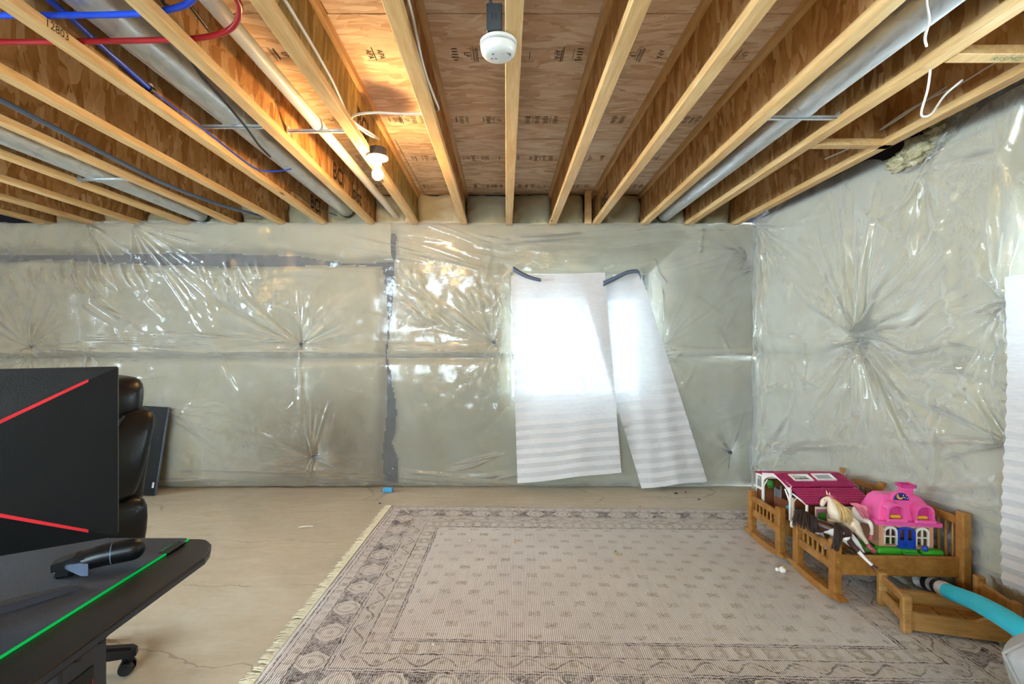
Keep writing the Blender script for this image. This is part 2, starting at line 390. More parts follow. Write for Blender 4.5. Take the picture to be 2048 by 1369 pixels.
for c, d in (((BWX0 + .006, yc_, (BWZ0 + BWZ1) / 2), (.012, .10, BWZ1 - BWZ0)), ((BWX1 - .006, yc_, (BWZ0 + BWZ1) / 2), (.012, .10, BWZ1 - BWZ0)), (((BWX0 + BWX1) / 2, yc_, BWZ0 + .006), (BWX1 - BWX0, .10, .012)), (((BWX0 + BWX1) / 2, yc_, BWZ1 - .006), (BWX1 - BWX0, .10, .012))): b.box(c, d)
struct(b.build('reflector_lining', MATS['vinyl_white']), 'white lining added to brighten the covered window opening')  # white boards added as reflectors to brighten the opening

# ------------------------------------------------------------------ subfloor: ceiling of OSB panels
ceil = struct(MB().box((-1.5, 1.0, ZS + .035), (8.6, 7.8, .03)).build('ceiling', MATS['osb_subfloor']), 'underside of strand board subfloor')
rows = [(-2.9, -.44), (-.44, .78), (.78, 2.0), (2.0, 3.235), (3.235, 4.62)]
panels = []
for r, (y0, y1) in enumerate(rows):
    x = -5.6 - (1.22 if r % 2 else 0)
    while x < 2.7:
        a, c = max(x, -5.75), min(x + 2.44, 2.75)
        if c - a > .05:
            o = MB().box(((a + c) / 2, (y0 + y1) / 2, ZS + .011), (c - a - .004, y1 - y0 - .005, .02), .002).build('osb_panel', MATS['osb_subfloor'], ceil)
            panels.append((a, c, y0, y1, o))
        x += 2.44
# ------------------------------------------------------------------ joists
JX = {-10: (-4.03, -4.03), -9: (-3.62, -3.62), -8: (-3.21, -3.21), -7: (-2.80, -2.79), -6: (-2.375, -2.375), -5: (-1.945, -1.955), -4: (-1.526, -1.587), -3: (-1.118, -1.166),
      -2: (-.741, -.782), -1: (-.343, -.354), 0: (.03, .04), 1: (.415, .423), 2: (.793, .803), 3: (1.183, 1.226), 4: (1.585, 1.615), 5: (1.99, 2.03)}
JL = {-10: 'tenth', -9: 'ninth', -8: 'eighth', -7: 'seventh', -6: 'sixth', -5: 'fifth', -4: 'fourth', -3: 'third', -2: 'second', -1: 'first', 1: 'first', 2: 'second', 3: 'third', 4: 'fourth', 5: 'fifth'}
JN = {-4: 'I-joist stamped 12803, blue pipe clipped beside it, fourth left of smoke alarm', -3: 'I-joist lettered along web beside white drain pipe, third left of smoke alarm',
      -2: 'I-joist with painted-in greenish light, carrying the lit bulb, second left of smoke alarm', 0: 'central I-joist carrying the round smoke alarm', 3: 'I-joist along left side of right hand duct', 4: 'I-joist along right side of right hand duct',
      5: 'rightmost I-joist next to the torn blanket', -10: 'leftmost I-joist low in the far corner'}
FW, FT = .058, .036
def jx(k, Y): a, c = JX[k]; return a + (c - a) * (Y - 1.484) / (4.2 - 1.484)
def rail(b, k, dx, w, z0, z1, y0, y1):
    c = []
    for Y in (y0, y1):
        x = jx(k, Y) + dx
        c += [(x - w / 2, Y, z0), (x + w / 2, Y, z0), (x + w / 2, Y, z1), (x - w / 2, Y, z1)]
    b.add(c, [(0, 1, 2, 3), (4, 7, 6, 5), (0, 4, 5, 1), (1, 5, 6, 2), (2, 6, 7, 3), (3, 7, 4, 0)])
YE = 4.5
JO = {}
for k in JX:
    lab = JN.get(k, 'engineered wood I-joist, %s %s of smoke alarm' % (JL.get(k, ''), 'left' if k < 0 else 'right'))
    o = thing('floor_joist', lab, 'joist', group='ceiling joists'); JO[k] = o
    b = MB(); rail(b, k, 0, .0115, JB + FT - .012, ZS - FT + .012, YR, YE); wobj = b.build('web', MATS['osb_web_lit' if k == -2 else 'osb_web'], o)
    b = MB(); rail(b, k, 0, FW, JB, JB + FT, YR, YE); bf = b.build('bottom_flange', MATS['pine_flange'], o)
    b = MB(); rail(b, k, 0, FW, ZS - FT, ZS, YR, YE); b.build('top_flange', MATS['pine_flange'], o)
    for ob in (bf,):
        md = ob.modifiers.new('bevel', 'BEVEL'); md.width = .003; md.segments = 1
    o['web'] = 0; JO[k] = (o, wobj, bf)
def web_print(k, body, Y, size, side, zc=None, mat='ink'):
    x = jx(k, Y) + side * .0068; z = (JB + ZS) / 2 if zc is None else zc
    sl = (JX[k][1] - JX[k][0]) / (4.2 - 1.484)
    M = Matrix(((side * sl, 0, side, x), (side * 1.0, 0, 0, Y), (0, 1, 0, z), (0, 0, 0, 1)))
    b = MB(); b.add(*text_geo(body, size, M, .022)); b.build('lettering', MATS[mat], JO[k][1], fix=False)
ZL = JB + .118
for k_, w_, Y_, sz_, sd_ in ((-3, 'BCI', 3.40, .155, 1), (-3, 'Joist', 3.84, .155, 1), (-4, 'BCI', 4.12, .155, 1), (-2, 'BCI', 2.62, .15, 1), (2, 'Joist', 3.95, .155, -1), (-3, 'BCI', 1.1, .155, 1), (-3, 'Joist', 1.5, .155, 1)): web_print(k_, w_, Y_, sz_, sd_, ZL)
def flange_side_print(k, body, Y, size):
    x = jx(k, Y) + FW / 2 + .0006
    sl = (JX[k][1] - JX[k][0]) / (4.2 - 1.484)
    M = Matrix(((sl, 0, 1, x), (1, 0, 0, Y), (0, 1, 0, JB + FT / 2), (0, 0, 0, 1)))
    b = MB(); b.add(*text_geo(body, size, M)); b.build('lettering', MATS['ink'], JO[k][2], fix=False)
flange_side_print(-4, '12803', 1.655, .037); flange_side_print(-4, '12', 1.46, .037)
# stamps printed on the panels
for r, (Y, h) in enumerate(((2.28, .11), (2.95, .10), (3.56, .10), (4.2, .09))):
    for k in range(-6, 5):
        x0, x1 = jx(k, Y) + .05, jx(k + 1, Y) - .05; b = MB(); z = ZS - .0006
        rnd = random.Random(r * 40 + k); x = x0 + rnd.uniform(0, .04)
        while x < x1 - .02:
            q = rnd.random()
            if q < .16:
                M = Matrix(((0, 1, 0, x + .025), (1, 0, 0, Y), (0, 0, -1, z), (0, 0, 0, 1))); b.add(*text_geo(rnd.choice(['LP', 'APA', 'APA', 'LP']), h * .36, M)); x += .045
            elif q < .34:
                M = Matrix(((1, 0, 0, x + .02), (0, -1, 0, Y), (0, 0, -1, z), (0, 0, 0, 1)))
                for j in range(5): b.box((x + .02, Y - h * .4 + j * h * .2, z), (.035 * rnd.uniform(.5, 1), .005, .0008))
                x += .05
            elif q < .8:
                w = rnd.choice((.002, .003, .004)); hh = h * rnd.uniform(.55, 1)
                b.box((x, Y + rnd.uniform(-.01, .01), z), (w, hh, .0008)); x += rnd.uniform(.005, .010)
            else: x += rnd.uniform(.015, .05)
        pn = next((p[4] for p in panels if p[0] <= x0 < p[1] and p[2] <= Y < p[3]), None)
        if b.v and pn: b.build('stamp', MATS['ink_faint'], pn, fix=False)
# blocking between the two right-hand joists
for Y, lab, txt in ((1.79, 'short wood blocking with green print beside the torn blanket', True), (2.60, 'short wood blocking further back, with no print, between right joists', False)):
    x0, x1 = jx(4, Y) + FW / 2, jx(5, Y) - FW / 2 + (.06 if not txt else .0)
    o = thing('joist_blocking', lab, 'blocking', ((x0 + x1) / 2, Y, JB), group='blocking between joists'); w = x1 - x0 - .002
    MB().box((0, 0, FT / 2), (w, FW, FT), .003).build('bottom_flange', MATS['pine_flange'], o); MB().box((0, 0, JD / 2), (w, .012, JD - FT * 2)).build('web', MATS['osb_web'], o)
    MB().box((0, 0, JD - FT / 2 - .001), (w, FW, FT - .002), .003).build('top_flange', MATS['pine_flange'], o)
    if txt:
        b = MB(); b.add(*text_geo('R15.MZ', .032, Matrix(((1, 0, 0, .03), (0, -1, 0, 0), (0, 0, -1, -.0006), (0, 0, 0, 1))))); b.build('lettering', MATS['ink_green'], o, fix=False)
# rim insulation pillows and small studs
for k in range(-10, 5):
    Y = 4.44; x0, x1 = jx(k, Y) + .002, jx(k + 1, Y) - .002; n = 21
    if k == 1: x1 -= .085
    u = np.linspace(0, 1, n); U, Vv = np.meshgrid(u, u)
    d = np.minimum(np.minimum(U, 1 - U), np.minimum(Vv, 1 - Vv)); hgt = .09 * (1 - np.exp(-d / .05)) + .03 * fbm(U + k * 5, Vv, 3, k)
    V = np.stack([x0 + (x1 - x0) * U, Y + .035 - hgt, JB - .05 + (JD + .052) * Vv], -1)
    o = link('rim_blanket', grid_mesh('rim_blanket', V), MATS['fibreglass'], None, True)
    tag(o, 'cream fibreglass piece stuffed at joist ends, %s from the left' % ['first', 'second', 'third', 'fourth', 'fifth', 'sixth', 'seventh', 'eighth', 'ninth', 'tenth', 'eleventh', 'twelfth', 'thirteenth', 'fourteenth', 'fifteenth'][k + 10], 'insulation', 'blanket pieces between joist ends')
for k, dx, lab in ((2, -.07, 'short wooden stud at joist end right of the centre'), (-2, -.055, 'stub of wood beside joist end below the bulb')):
    tag(MB().box((jx(k, 4.3) + dx, 4.335, JB + JD / 2 + .005), (.06, .04, JD - .01), .003).build('wood_stud', MATS['pine_flange']), lab, 'stud')

# ------------------------------------------------------------------ blankets and plastic film
def ridge_field(S, Z, ridges, nails):
    Hh = np.zeros_like(S); ds = S[0, 1] - S[0, 0]; dz = Z[1, 0] - Z[0, 0]; s00, z00 = S[0, 0], Z[0, 0]
    for (s0, z0, s1, z1, w0, w1, a, kind) in ridges:
        pad = max(w0, w1) * 2.6
        i0 = max(0, int((min(s0, s1) - pad - s00) / ds)); i1 = min(S.shape[1], int((max(s0, s1) + pad - s00) / ds) + 2)
        j0 = max(0, int((min(z0, z1) - pad - z00) / dz)); j1 = min(S.shape[0], int((max(z0, z1) + pad - z00) / dz) + 2)
        if i1 <= i0 or j1 <= j0: continue
        A = S[j0:j1, i0:i1] - s0; B = Z[j0:j1, i0:i1] - z0; L = math.hypot(s1 - s0, z1 - z0) + 1e-6; ux, uz = (s1 - s0) / L, (z1 - z0) / L
        t = (A * ux + B * uz) / L; p = -A * uz + B * ux + .02 * L * np.sin(t * 3.1 + s0 * 9) * t
        tc = np.clip(t, 0, 1); w = w0 + (w1 - w0) * tc
        env = (np.minimum(1, tc / .1) * (1 - tc) ** .9) if kind == 'ray' else np.sin(np.pi * tc) ** .7
        Hh[j0:j1, i0:i1] += 1.7 * a * env * np.exp(-(p / w) ** 2) * ((t > 0) & (t < 1))
    for (s, z, dep, R) in nails:
        r = np.sqrt((S - s) ** 2 + (Z - z) ** 2); Hh -= dep * np.exp(-r / R)
    return Hh
def rays(rng, s, z, sectors, w=(.006, .03), a=.012):
    out = []
    for a0, a1, n, l0, l1 in sectors:
        for i in range(n):
            th = math.radians(a0 + (a1 - a0) * (i + rng.uniform(.1, .9)) / n); L = rng.uniform(l0, l1)
            out.append((s, z, s + math.cos(th) * L, z + math.sin(th) * L, w[0], w[0] + (w[1] - w[0]) * L, a * rng.uniform(.5, 1.2) * (1 if rng.random() < .8 else -.6), 'ray'))
    return out
def streaks(rng, box, n, ang, l0, l1, w=.012, a=.010, da=12):
    out = []
    for i in range(n):
        s = rng.uniform(box[0], box[1]); z = rng.uniform(box[2], box[3]); th = math.radians(ang + rng.uniform(-da, da)); L = rng.uniform(l0, l1) / 2
        out.append((s - math.cos(th) * L, z - math.sin(th) * L, s + math.cos(th) * L, z + math.sin(th) * L, w * rng.uniform(.7, 1.4), w, a * rng.uniform(.5, 1.3), 'fold'))
    return out
def bx(px): return (px - VPX) / FPX * 4.3
def bz(py): return H - (py - VPY) / FPX * 4.3
def bbox(x0, x1, y0, y1): return (bx(x0), bx(x1), bz(y1), bz(y0))
rng = random.Random(11)
bn_px = [(58, 693), (600, 690), (988, 684), (1325, 690), (625, 916), (1463, 907), (1495, 512), (180, 452), (270, 452), (330, 822)]
bn = [(bx(x), bz(y)) for x, y in bn_px]
R1 = []
R1 += rays(rng, *bn[0], [(20, 80, 5, .2, .5), (100, 160, 6, .3, .6), (-160, -60, 9, .15, .45), (-12, 8, 3, .6, 1.3)], a=.013)
R1 += rays(rng, *bn[1], [(135, 162, 10, .6, 1.5), (165, 185, 7, .5, 1.3), (70, 95, 4, .3, .7), (10, 60, 7, .3, .8), (-30, 5, 4, .2, .6), (-98, -80, 6, .4, .9), (-150, -110, 4, .1, .3)], a=.013)
R1 += rays(rng, *bn[2], [(60, 120, 8, .2, .5), (125, 200, 6, .3, .8), (-130, -60, 7, .2, .6), (0, 40, 4, .1, .2)], a=.012)
R1 += rays(rng, *bn[3], [(25, 70, 9, .4, .95), (-40, 10, 6, .2, .5), (-80, -50, 4, .2, .5), (80, 110, 4, .2, .5)], a=.007)
R1 += rays(rng, *bn[4], [(150, 190, 6, .3, 1.2), (-30, 20, 6, .2, .7), (70, 110, 6, .3, .7), (-120, -60, 4, .1, .25)], a=.011)
R1 += rays(rng, *bn[5], [(130, 160, 5, .3, .7), (60, 120, 4, .2, .5), (-60, 40, 5, .1, .2), (-140, -70, 5, .1, .25)], a=.007)
R1 += rays(rng, *bn[6], [(120, 240, 7, .2, .6)], a=.006)
R1 += rays(rng, *bn[7], [(-75, -25, 9, .3, .8)], a=.014); R1 += rays(rng, *bn[8], [(-60, -28, 12, .6, 1.5), (-100, -70, 3, .2, .4), (-20, -8, 4, .5, 1.2)], w=(.007, .016), a=.016)
R1 += rays(rng, *bn[9], [(-40, 10, 8, .3, 1.0)], a=.010)
R1 += streaks(rng, bbox(150, 300, 535, 580), 22, -60, .12, .3, .013, .014); R1 += streaks(rng, bbox(20, 150, 535, 570), 8, -70, .1, .2, .011, .009)
R1 += streaks(rng, bbox(400, 545, 535, 585), 16, -65, .1, .25, .012, .010); R1 += streaks(rng, bbox(170, 330, 600, 640), 9, -35, .15, .35, .016, .012)
R1 += streaks(rng, bbox(790, 870, 545, 570), 9, -60, .1, .22, .012, .012); R1 += streaks(rng, bbox(820, 930, 590, 650), 14, -40, .15, .35, .018, .015); R1 += streaks(rng, bbox(930, 1010, 560, 610), 10, -60, .08, .2, .013, .016)
R1 += streaks(rng, bbox(760, 1010, 465, 530), 12, -14, .4, 1.1, .016, .010, 6); R1 += streaks(rng, bbox(1000, 1480, 455, 500), 12, 3, .5, 1.4, .022, .009, 5); R1 += streaks(rng, bbox(1150, 1490, 500, 545), 8, 14, .3, .9, .02, .010, 8)
R1 += streaks(rng, bbox(330, 1020, 935, 965), 14, -3, .5, 1.4, .012, .012, 5); R1 += streaks(rng, bbox(930, 1030, 915, 955), 6, 14, .25, .5, .011, .014, 6)
R1 += streaks(rng, bbox(220, 560, 670, 705), 12, -3, .4, 1.1, .012, .011, 4); R1 += streaks(rng, bbox(780, 1000, 690, 712), 6, -2, .4, .9, .012, .010, 4)
R1 += streaks(rng, bbox(0, 1490, 480, 950), 70, 0, .1, .4, .016, .006, 90); R1 += streaks(rng, bbox(300, 760, 545, 552), 4, -1, .6, 1.4, .009, .006, 2)
R1 += streaks(rng, bbox(1300, 1490, 520, 900), 14, 40, .2, .6, .018, .005, 30); R1 += streaks(rng, bbox(1275, 1325, 540, 640), 14, -70, .1, .35, .012, .014, 30); R1 += streaks(rng, bbox(985, 1025, 590, 760), 12, 80, .1, .3, .012, .014, 25)
N1 = [(s, z, .055, .10) for s, z in bn[:6]] + [(bn[6][0], bn[6][1], .03, .08)]
def base_back(S, Z):
    h = .045 + .012 * fbm(S, Z, 1.3, 3) + .006 * fbm(S, Z, 6.5, 41, 2) - .02 * np.exp(-((Z - bz(716)) / .035) ** 2)
    h += .02 * np.exp(-((Z - bz(703)) / .04) ** 2)
    inwin = np.clip(np.minimum(np.minimum(S - BWX0, BWX1 - S), np.minimum(Z - BWZ0, BWZ1 - Z)) / .1, 0, 1)
    h -= inwin * .05
    h -= .05 * np.clip(1 - (Z - .0) / .12, 0, 1) ** 2
    return h
def hb_nails(S, Z): return ridge_field(S, Z, [], N1)
TOPB = 2.325
def film_sheet(name, s0, s1, z0, z1, res, hfun, toworld, label, topfun=None):
    s = np.arange(s0, s1 + res / 2, res); z = np.linspace(0, 1, int((z1 - z0) / res) + 1)
    S, T = np.meshgrid(s, z); top = z1 + (topfun(S) if topfun else 0); Z = z0 + (z1 - z0) * T
    h = hfun(S, Z); Zw = z0 + (top - z0) * T
    o = link(name, grid_mesh(name, toworld(S, h, Zw)), MATS['film'], None, True)
    return tag(o, label, 'plastic film', 'clear film over the blankets')
def tw_back(S, h, Z): return np.stack([S, 4.33 - h, Z], -1)
fb = film_sheet('plastic_film', -4.85, 2.17, .02, TOPB, .009, lambda S, Z: base_back(S, Z) + ridge_field(S, Z, R1, N1), tw_back,
                'clear wrinkled plastic sheet across the far wall around the window', lambda S: .012 * vnoise(S, S * 0, 1.4, 5))
def nail(parent, p, d):
    b = MB(); q = Matrix.Translation(p) @ Vector((0, 0, 1)).rotation_difference(Vector((d[0], d[1], 0))).to_matrix().to_4x4(); b.M = q
    b.lathe([(.002, 0), (.018, .001), (.019, .003), (.011, .005), (.010, .009), (.002, .010)], 14).build('nail_washer', MATS['box_grey'], parent, 40)
for s, z in bn[:6]: nail(fb, (s, 4.33 - .003, z), (0, -1))
# blankets (heightfields that roll back to the foundation at their edges)
def sd_box(S, Z, x0, x1, z0, z1): return np.minimum(np.minimum(S - x0, x1 - S), np.minimum(Z - z0, z1 - Z))
def blanket(name, s0, s1, z0, z1, dist, hfun, toworld, label, back=-.125, res=.011, wdist=None, edge=.02):
    s = np.arange(s0 - .03, s1 + .03 + res, res); z = np.arange(z0 - .03, z1 + .03 + res, res); S, Z = np.meshgrid(s, z)
    d = dist(S, Z) + .006 * fbm(S, Z, 9, 9); k = 1 - np.exp(-np.clip(d, 0, None) / edge)
    if wdist is not None:
        wd = np.clip(wdist(S, Z), 0, None); k = k * (1 - np.exp(-wd / .12))
    h = hfun(S, Z) - .018 + .005 * fbm(S, Z, 5, 21)
    h = back + (h - back) * k
    inside = d > 0; keep = inside[:-1, :-1] | inside[1:, :-1] | inside[:-1, 1:] | inside[1:, 1:]
    o = link(name, grid_mesh(name, toworld(S, h, Z), keep), MATS['fibreglass'], None, True)
    return tag(o, label, 'insulation', 'fibreglass blankets on the walls')
hB = lambda S, Z: base_back(S, Z) + hb_nails(S, Z)
def seam_v(Z):   # right edge of the left-hand blankets (x), from the photo
    return np.interp(Z, [bz(978), bz(920), bz(880), bz(830), bz(760), bz(700), bz(640), bz(580), bz(520)], [bx(v) for v in (759, 754, 759, 763, 765, 761, 768, 762, 752)])
def seam_v2(Z):
    return np.interp(Z, [bz(978), bz(930), bz(890), bz(870), bz(830), bz(760), bz(715), bz(690), bz(640), bz(580), bz(520)], [bx(v) for v in (790, 790, 778, 785, 787, 777, 767, 770, 775, 781, 782)])
def seam_h_lo(S): return np.interp(S, [bx(v) for v in (0, 60, 160, 250, 400, 500, 600, 680, 760)], [bz(v) for v in (521, 514, 521, 525, 530, 530, 527, 528, 529)])
def seam_h_hi(S): return np.interp(S, [bx(v) for v in (0, 100, 200, 350, 500, 580, 640, 690, 760)], [bz(v) for v in (502, 503, 503, 498, 503, 505, 515, 521, 519)])
zseam = bz(716)
blanket('wall_blanket', -4.85, bx(760) + .05, bz(530), TOPB, lambda S, Z: np.minimum(np.minimum(Z - seam_h_hi(S), TOPB - Z + .03), np.where(S > bx(720), bx(790) - S, 1)), hB, tw_back, 'cream blanket strip along the top left of the far wall')
blanket('wall_blanket', -4.85, bx(790), zseam - .04, bz(500), lambda S, Z: np.minimum(np.minimum(seam_h_lo(S) - Z, Z - zseam + .02), seam_v(Z) - S), hB, tw_back, 'cream blanket below the dark horizontal gap, upper left')
blanket('wall_blanket', -4.85, bx(790), -.01, zseam + .01, lambda S, Z: np.minimum(np.minimum(zseam - Z + .015, Z + .05), seam_v(Z) - S), lambda S, Z: hB(S, Z) - .012, tw_back, 'cream blanket at the lower left, behind chair and desk')
win = lambda S, Z: -sd_box(S, Z, BWX0 + .012, BWX1 - .012, BWZ0 + .012, BWZ1 - .012)
blanket('wall_blanket', bx(760), 2.2, zseam - .04, TOPB, lambda S, Z: np.minimum(np.minimum(np.minimum(np.where(Z > bz(519), S - bx(785), S - seam_v2(Z)), TOPB - Z + .03), Z - zseam + .02), win(S, Z)), hB, tw_back, 'cream blanket framing the top half of the covered window', edge=.03, wdist=win)
blanket('wall_blanket', bx(745), 2.2, -.01, zseam + .01, lambda S, Z: np.minimum(np.minimum(np.minimum(S - seam_v2(Z), zseam - Z + .015), Z + .05), win(S, Z)), lambda S, Z: hB(S, Z) - .012, tw_back, 'cream blanket below and beside the covered window', edge=.03, wdist=win)
# right-hand wall
def rw_sz(px, py, h=.04):
    d = Vector(((px - VPX) / FPX, 1.0)); o = WO + WN * h        # solve t*d = o + s*WD
    det = d.x * (-WD.y) - (-WD.x) * d.y
    t = (o.x * (-WD.y) - (-WD.x) * o.y) / det; s = (d.x * o.y - d.y * o.x) / det
    return s, H - (py - VPY) / FPX * t
def tw_right(S, h, Z): return np.stack([WO.x + WD.x * S + WN.x * h, WO.y + WD.y * S + WN.y * h, Z], -1)
rn = [rw_sz(1713, 686), rw_sz(2006, 638), rw_sz(2000, 905)]
R2 = []
R2 += rays(rng, *rn[0], [(75, 128, 16, .5, 1.2), (30, 75, 14, .4, 1.1), (-5, 22, 9, .5, 1.15), (-60, -12, 14, .5, 1.3), (-110, -60, 12, .25, .75), (-150, -110, 9, .3, .9), (155, 200, 7, .2, .5), (140, 150, 3, .7, 1.0)], w=(.008, .028), a=.02)
R2 += rays(rng, *rn[1], [(175, 215, 10, .3, .7), (70, 120, 7, .3, .7), (-120, -70, 7, .3, .7)], w=(.007, .03), a=.015)
R2 += rays(rng, *rn[2], [(120, 160, 8, .3, .9), (170, 200, 7, .4, 1.0), (-60, 60, 5, .2, .4)], w=(.008, .03), a=.018)
tl = rw_sz(1515, 460); R2 += rays(rng, *tl, [(-60, -10, 8, .3, .9), (5, 40, 7, .4, 1.0), (-88, -65, 5, .4, 1.2)], w=(.01, .03), a=.016)
a0 = rw_sz(1850, 330); R2 += rays(rng, *a0, [(-150, -20, 12, .3, .8), (-20, 40, 5, .3, .7)], w=(.01, .035), a=.014)
s1, s2 = rw_sz(1530, 900), rw_sz(1980, 980); R2 += streaks(rng, (s1[0], s2[0], .05, .55), 26, 20, .3, 1.0, .022, .014, 30)
R2 += streaks(rng, (.05, 2.2, .2, 2.2), 60, 40, .15, .5, .02, .008, 70); R2 += streaks(rng, (.02, .25, .1, 2.0), 14, 88, .3, .8, .014, .012, 8)
N2 = [(rn[0][0], rn[0][1], .075, .12), (rn[1][0], rn[1][1], .06, .09), (rn[2][0], rn[2][1], .05, .12)]
zs2 = rw_sz(1700, 716)[1]
def base_right(S, Z):
    h = .05 + .016 * fbm(S, Z, 1.2, 13) + .006 * fbm(S, Z, 6.5, 43, 2) - .014 * np.exp(-((Z - zs2) / .035) ** 2)
    inwin = np.clip(sd_box(S, Z, SW0, SW1, SWZ0, SWZ1) / .1, 0, 1); h -= inwin * .05
    h -= .03 * np.exp(-S / .04)
    return h
hR = lambda S, Z: base_right(S, Z) + ridge_field(S, Z, [], N2)
topR = lambda S: .03 + .05 * np.clip(S, 0, 3) / 3 + .02 * vnoise(S, S * 0, 2.2, 8) - .13 * np.exp(-((S - 1.58) / .17) ** 2) + .06 * np.exp(-((S - 2.0) / .2) ** 2)
fr_ = film_sheet('plastic_film', .0, 3.9, .02, 2.35, .009, lambda S, Z: base_right(S, Z) + ridge_field(S, Z, R2, N2), tw_right, 'bluish wrinkled plastic sheet on the right wall with starburst folds', topR)
for s, z in rn[:2]:
    p = WO + WD * s + WN * .0; nail(fr_, (p.x, p.y, z), WN)
twr = lambda S, h, Z: tw_right(S, h, Z + np.clip((Z - 2.1) / .25, 0, 1.3) * topR(S))
blanket('wall_blanket', .0, 7.0, zs2 - .03, 2.35, lambda S, Z: np.minimum(np.minimum(2.36 - Z, Z - zs2 + .02), -sd_box(S, Z, SW0 - .02, SW1 + .02, SWZ0 - .02, SWZ1 + .02)), hR, twr, 'cream blanket on the upper right wall under bluish film', back=-.12, edge=.03, res=.025)
blanket('wall_blanket', .0, 7.0, -.01, zs2, lambda S, Z: np.minimum(np.minimum(zs2 - Z + .012, Z + .05), -sd_box(S, Z, SW0 - .02, SW1 + .02, SWZ0 - .02, SWZ1 + .02)), lambda S, Z: hR(S, Z) - .012, tw_right, 'cream blanket on the lower right wall behind the toys', back=-.12, edge=.03, res=.025)
# torn tuft sticking out at the top of the right wall
def tuft():
    c = P(1862, 296, 2.66) + Vector((-.055, .01, -.005)); t = thing('torn_tuft', 'brownish torn tuft of fibreglass at top of right wall', 'insulation', c)
    r2 = random.Random(5)
    for i, (q, rad) in enumerate((((0, 0, 0), .085), ((.03, -.11, .055), .075), ((-.01, .10, -.03), .07), ((.05, -.19, .10), .055))):
        bm = bmesh.new(); bmesh.ops.create_icosphere(bm, subdivisions=4, radius=rad)
        for v in bm.verts:
            n = v.co.normalized(); k = 1 + .25 * math.sin(n.x * 7 + i) * math.sin(n.z * 9 + 1) + .1 * math.sin(n.y * 31 + n.z * 23) + r2.uniform(-.04, .04)
            v.co = Vector((v.co.x * .75, v.co.y * 1.15, v.co.z * .8)) * k + Vector(q)
        me = bpy.data.meshes.new('fluff'); bm.to_mesh(me); bm.free(); link('fluff', me, MATS['tuft'], t, True)
t_ = NT('tuft'); v_ = t_.coord(); n_ = t_.noise(v_, 14, 5, .7)
MATS['tuft'] = t_.done(t_.bsdf(t_.ramp(n_, [(.3, '#8a7d55'), (.5, '#c9bf9a'), (.7, '#e8e2cb')]), .9, 0, t_.bump(t_.noise(v_, 60, 4, .8), .8, .02), .1))
tuft()
# ------------------------------------------------------------------ pleated paper shades
def shade(name, tl, tr, br, bl, Y0, Y1, n, label, amp=.0065, sag=0.0, flat=.25, mat='paper', yc=None):
    nc = 36; nr = n * 2; V = np.zeros((nr + 1, nc + 1, 3)); r3 = random.Random(n); ph = r3.uniform(0, 6)
    for i in range(nr + 1):
        t = i / nr
        for j in range(nc + 1):
            u = j / nc; px = (tl[0] * (1 - u) + tr[0] * u) * (1 - t) + (bl[0] * (1 - u) + br[0] * u) * t; py = (tl[1] * (1 - u) + tr[1] * u) * (1 - t) + (bl[1] * (1 - u) + br[1] * u) * t
            k = min(1.0, max(flat, (t - .15) / .55)); Y = Y0 + (Y1 - Y0) * t
            Y += (amp * k * (1 if i % 2 else -1)) + .008 * math.sin(u * 5 + t * 3 + ph) * (.4 + t) + .004 * math.sin(u * 17 + t * 8)
            p = P(px, py, Y); p.z += sag * (abs((u * 1.6) % 1 - .5) * 2 - .5) * math.sin(math.pi * min(1, t * 1.2 + .05)) + .004 * math.sin(u * 9 + i * .2)
            V[i, j] = p
    o = link(name, grid_mesh(name, V), MATS[mat], None, False); o.data.shade_flat()
    return tag(o, label, 'paper shade', 'pleated paper window shades')
shade('pleated_shade', (1022, 552), (1210, 546), (1243, 945), (1035, 968), 4.235, 4.19, 22, 'left pleated paper shade hanging straight over the far window')
shade('pleated_shade', (1158, 556), (1283, 552), (1415, 963), (1283, 978), 4.262, 4.225, 22, 'right pleated paper shade hanging askew over the far window')
shade('window_blind', (1024, 575), (1306, 575), (1306, 812), (1024, 812), 4.47, 4.47, 13, 'wavy blind deep in the window behind the paper shades', amp=.012, sag=.05, flat=1, mat='blind')
for pts, lab in (([(1026, 538), (1045, 549), (1062, 556), (1082, 561)], 'grey tape strip at the top left shade corner'), ([(1206, 568), (1232, 556), (1256, 545), (1276, 544), (1281, 556)], 'grey tape strip at the top right shade corner')):
    pp = smooth_path([P(x, y, 4.20) for x, y in pts], 6); b = MB(); n = len(pp)
    V = np.array([[tuple(p + Vector((0, .003 * math.sin(i), .018 * (1.2 - .6 * i / n)))) for i, p in enumerate(pp)], [tuple(p + Vector((0, -.012, 0))) for p in pp], [tuple(p + Vector((0, 0, -.018 * (1.2 - .6 * i / n)))) for i, p in enumerate(pp)]])
    o = link('tape_strip', grid_mesh('tape_strip', V), MATS['tape_grey'], None, True); md = o.modifiers.new('thickness', 'SOLIDIFY'); md.thickness = .002
    tag(o, lab, 'tape', 'tape on the paper shades')
# side window shade: hangs on the wall near the right picture edge
def side_shade():
    n = 23; nc = 24; V = np.zeros((n * 2 + 1, nc + 1, 3))
    for i in range(n * 2 + 1):
        t = i / (n * 2); z = 1.56 - t * 1.37
        for j in range(nc + 1):
            u = j / nc; s = 2.13 + .02 * math.sin(t * 5) + u * 1.05 + t * .02; h = .105 + .02 * t + (.006 if i % 2 else -.006) * min(1, .3 + t) + .012 * math.sin(u * 7 + t * 4)
            p = WO + WD * s + WN * h; V[i, j] = (p.x, p.y, z + .012 * math.sin(u * 6 + 1) + .03 * u)
    o = link('pleated_shade', grid_mesh('pleated_shade', V), MATS['paper'], None, False); o.data.shade_flat()
    tag(o, 'pleated paper shade hanging over the right hand side window', 'paper shade', 'pleated paper window shades')
side_shade()
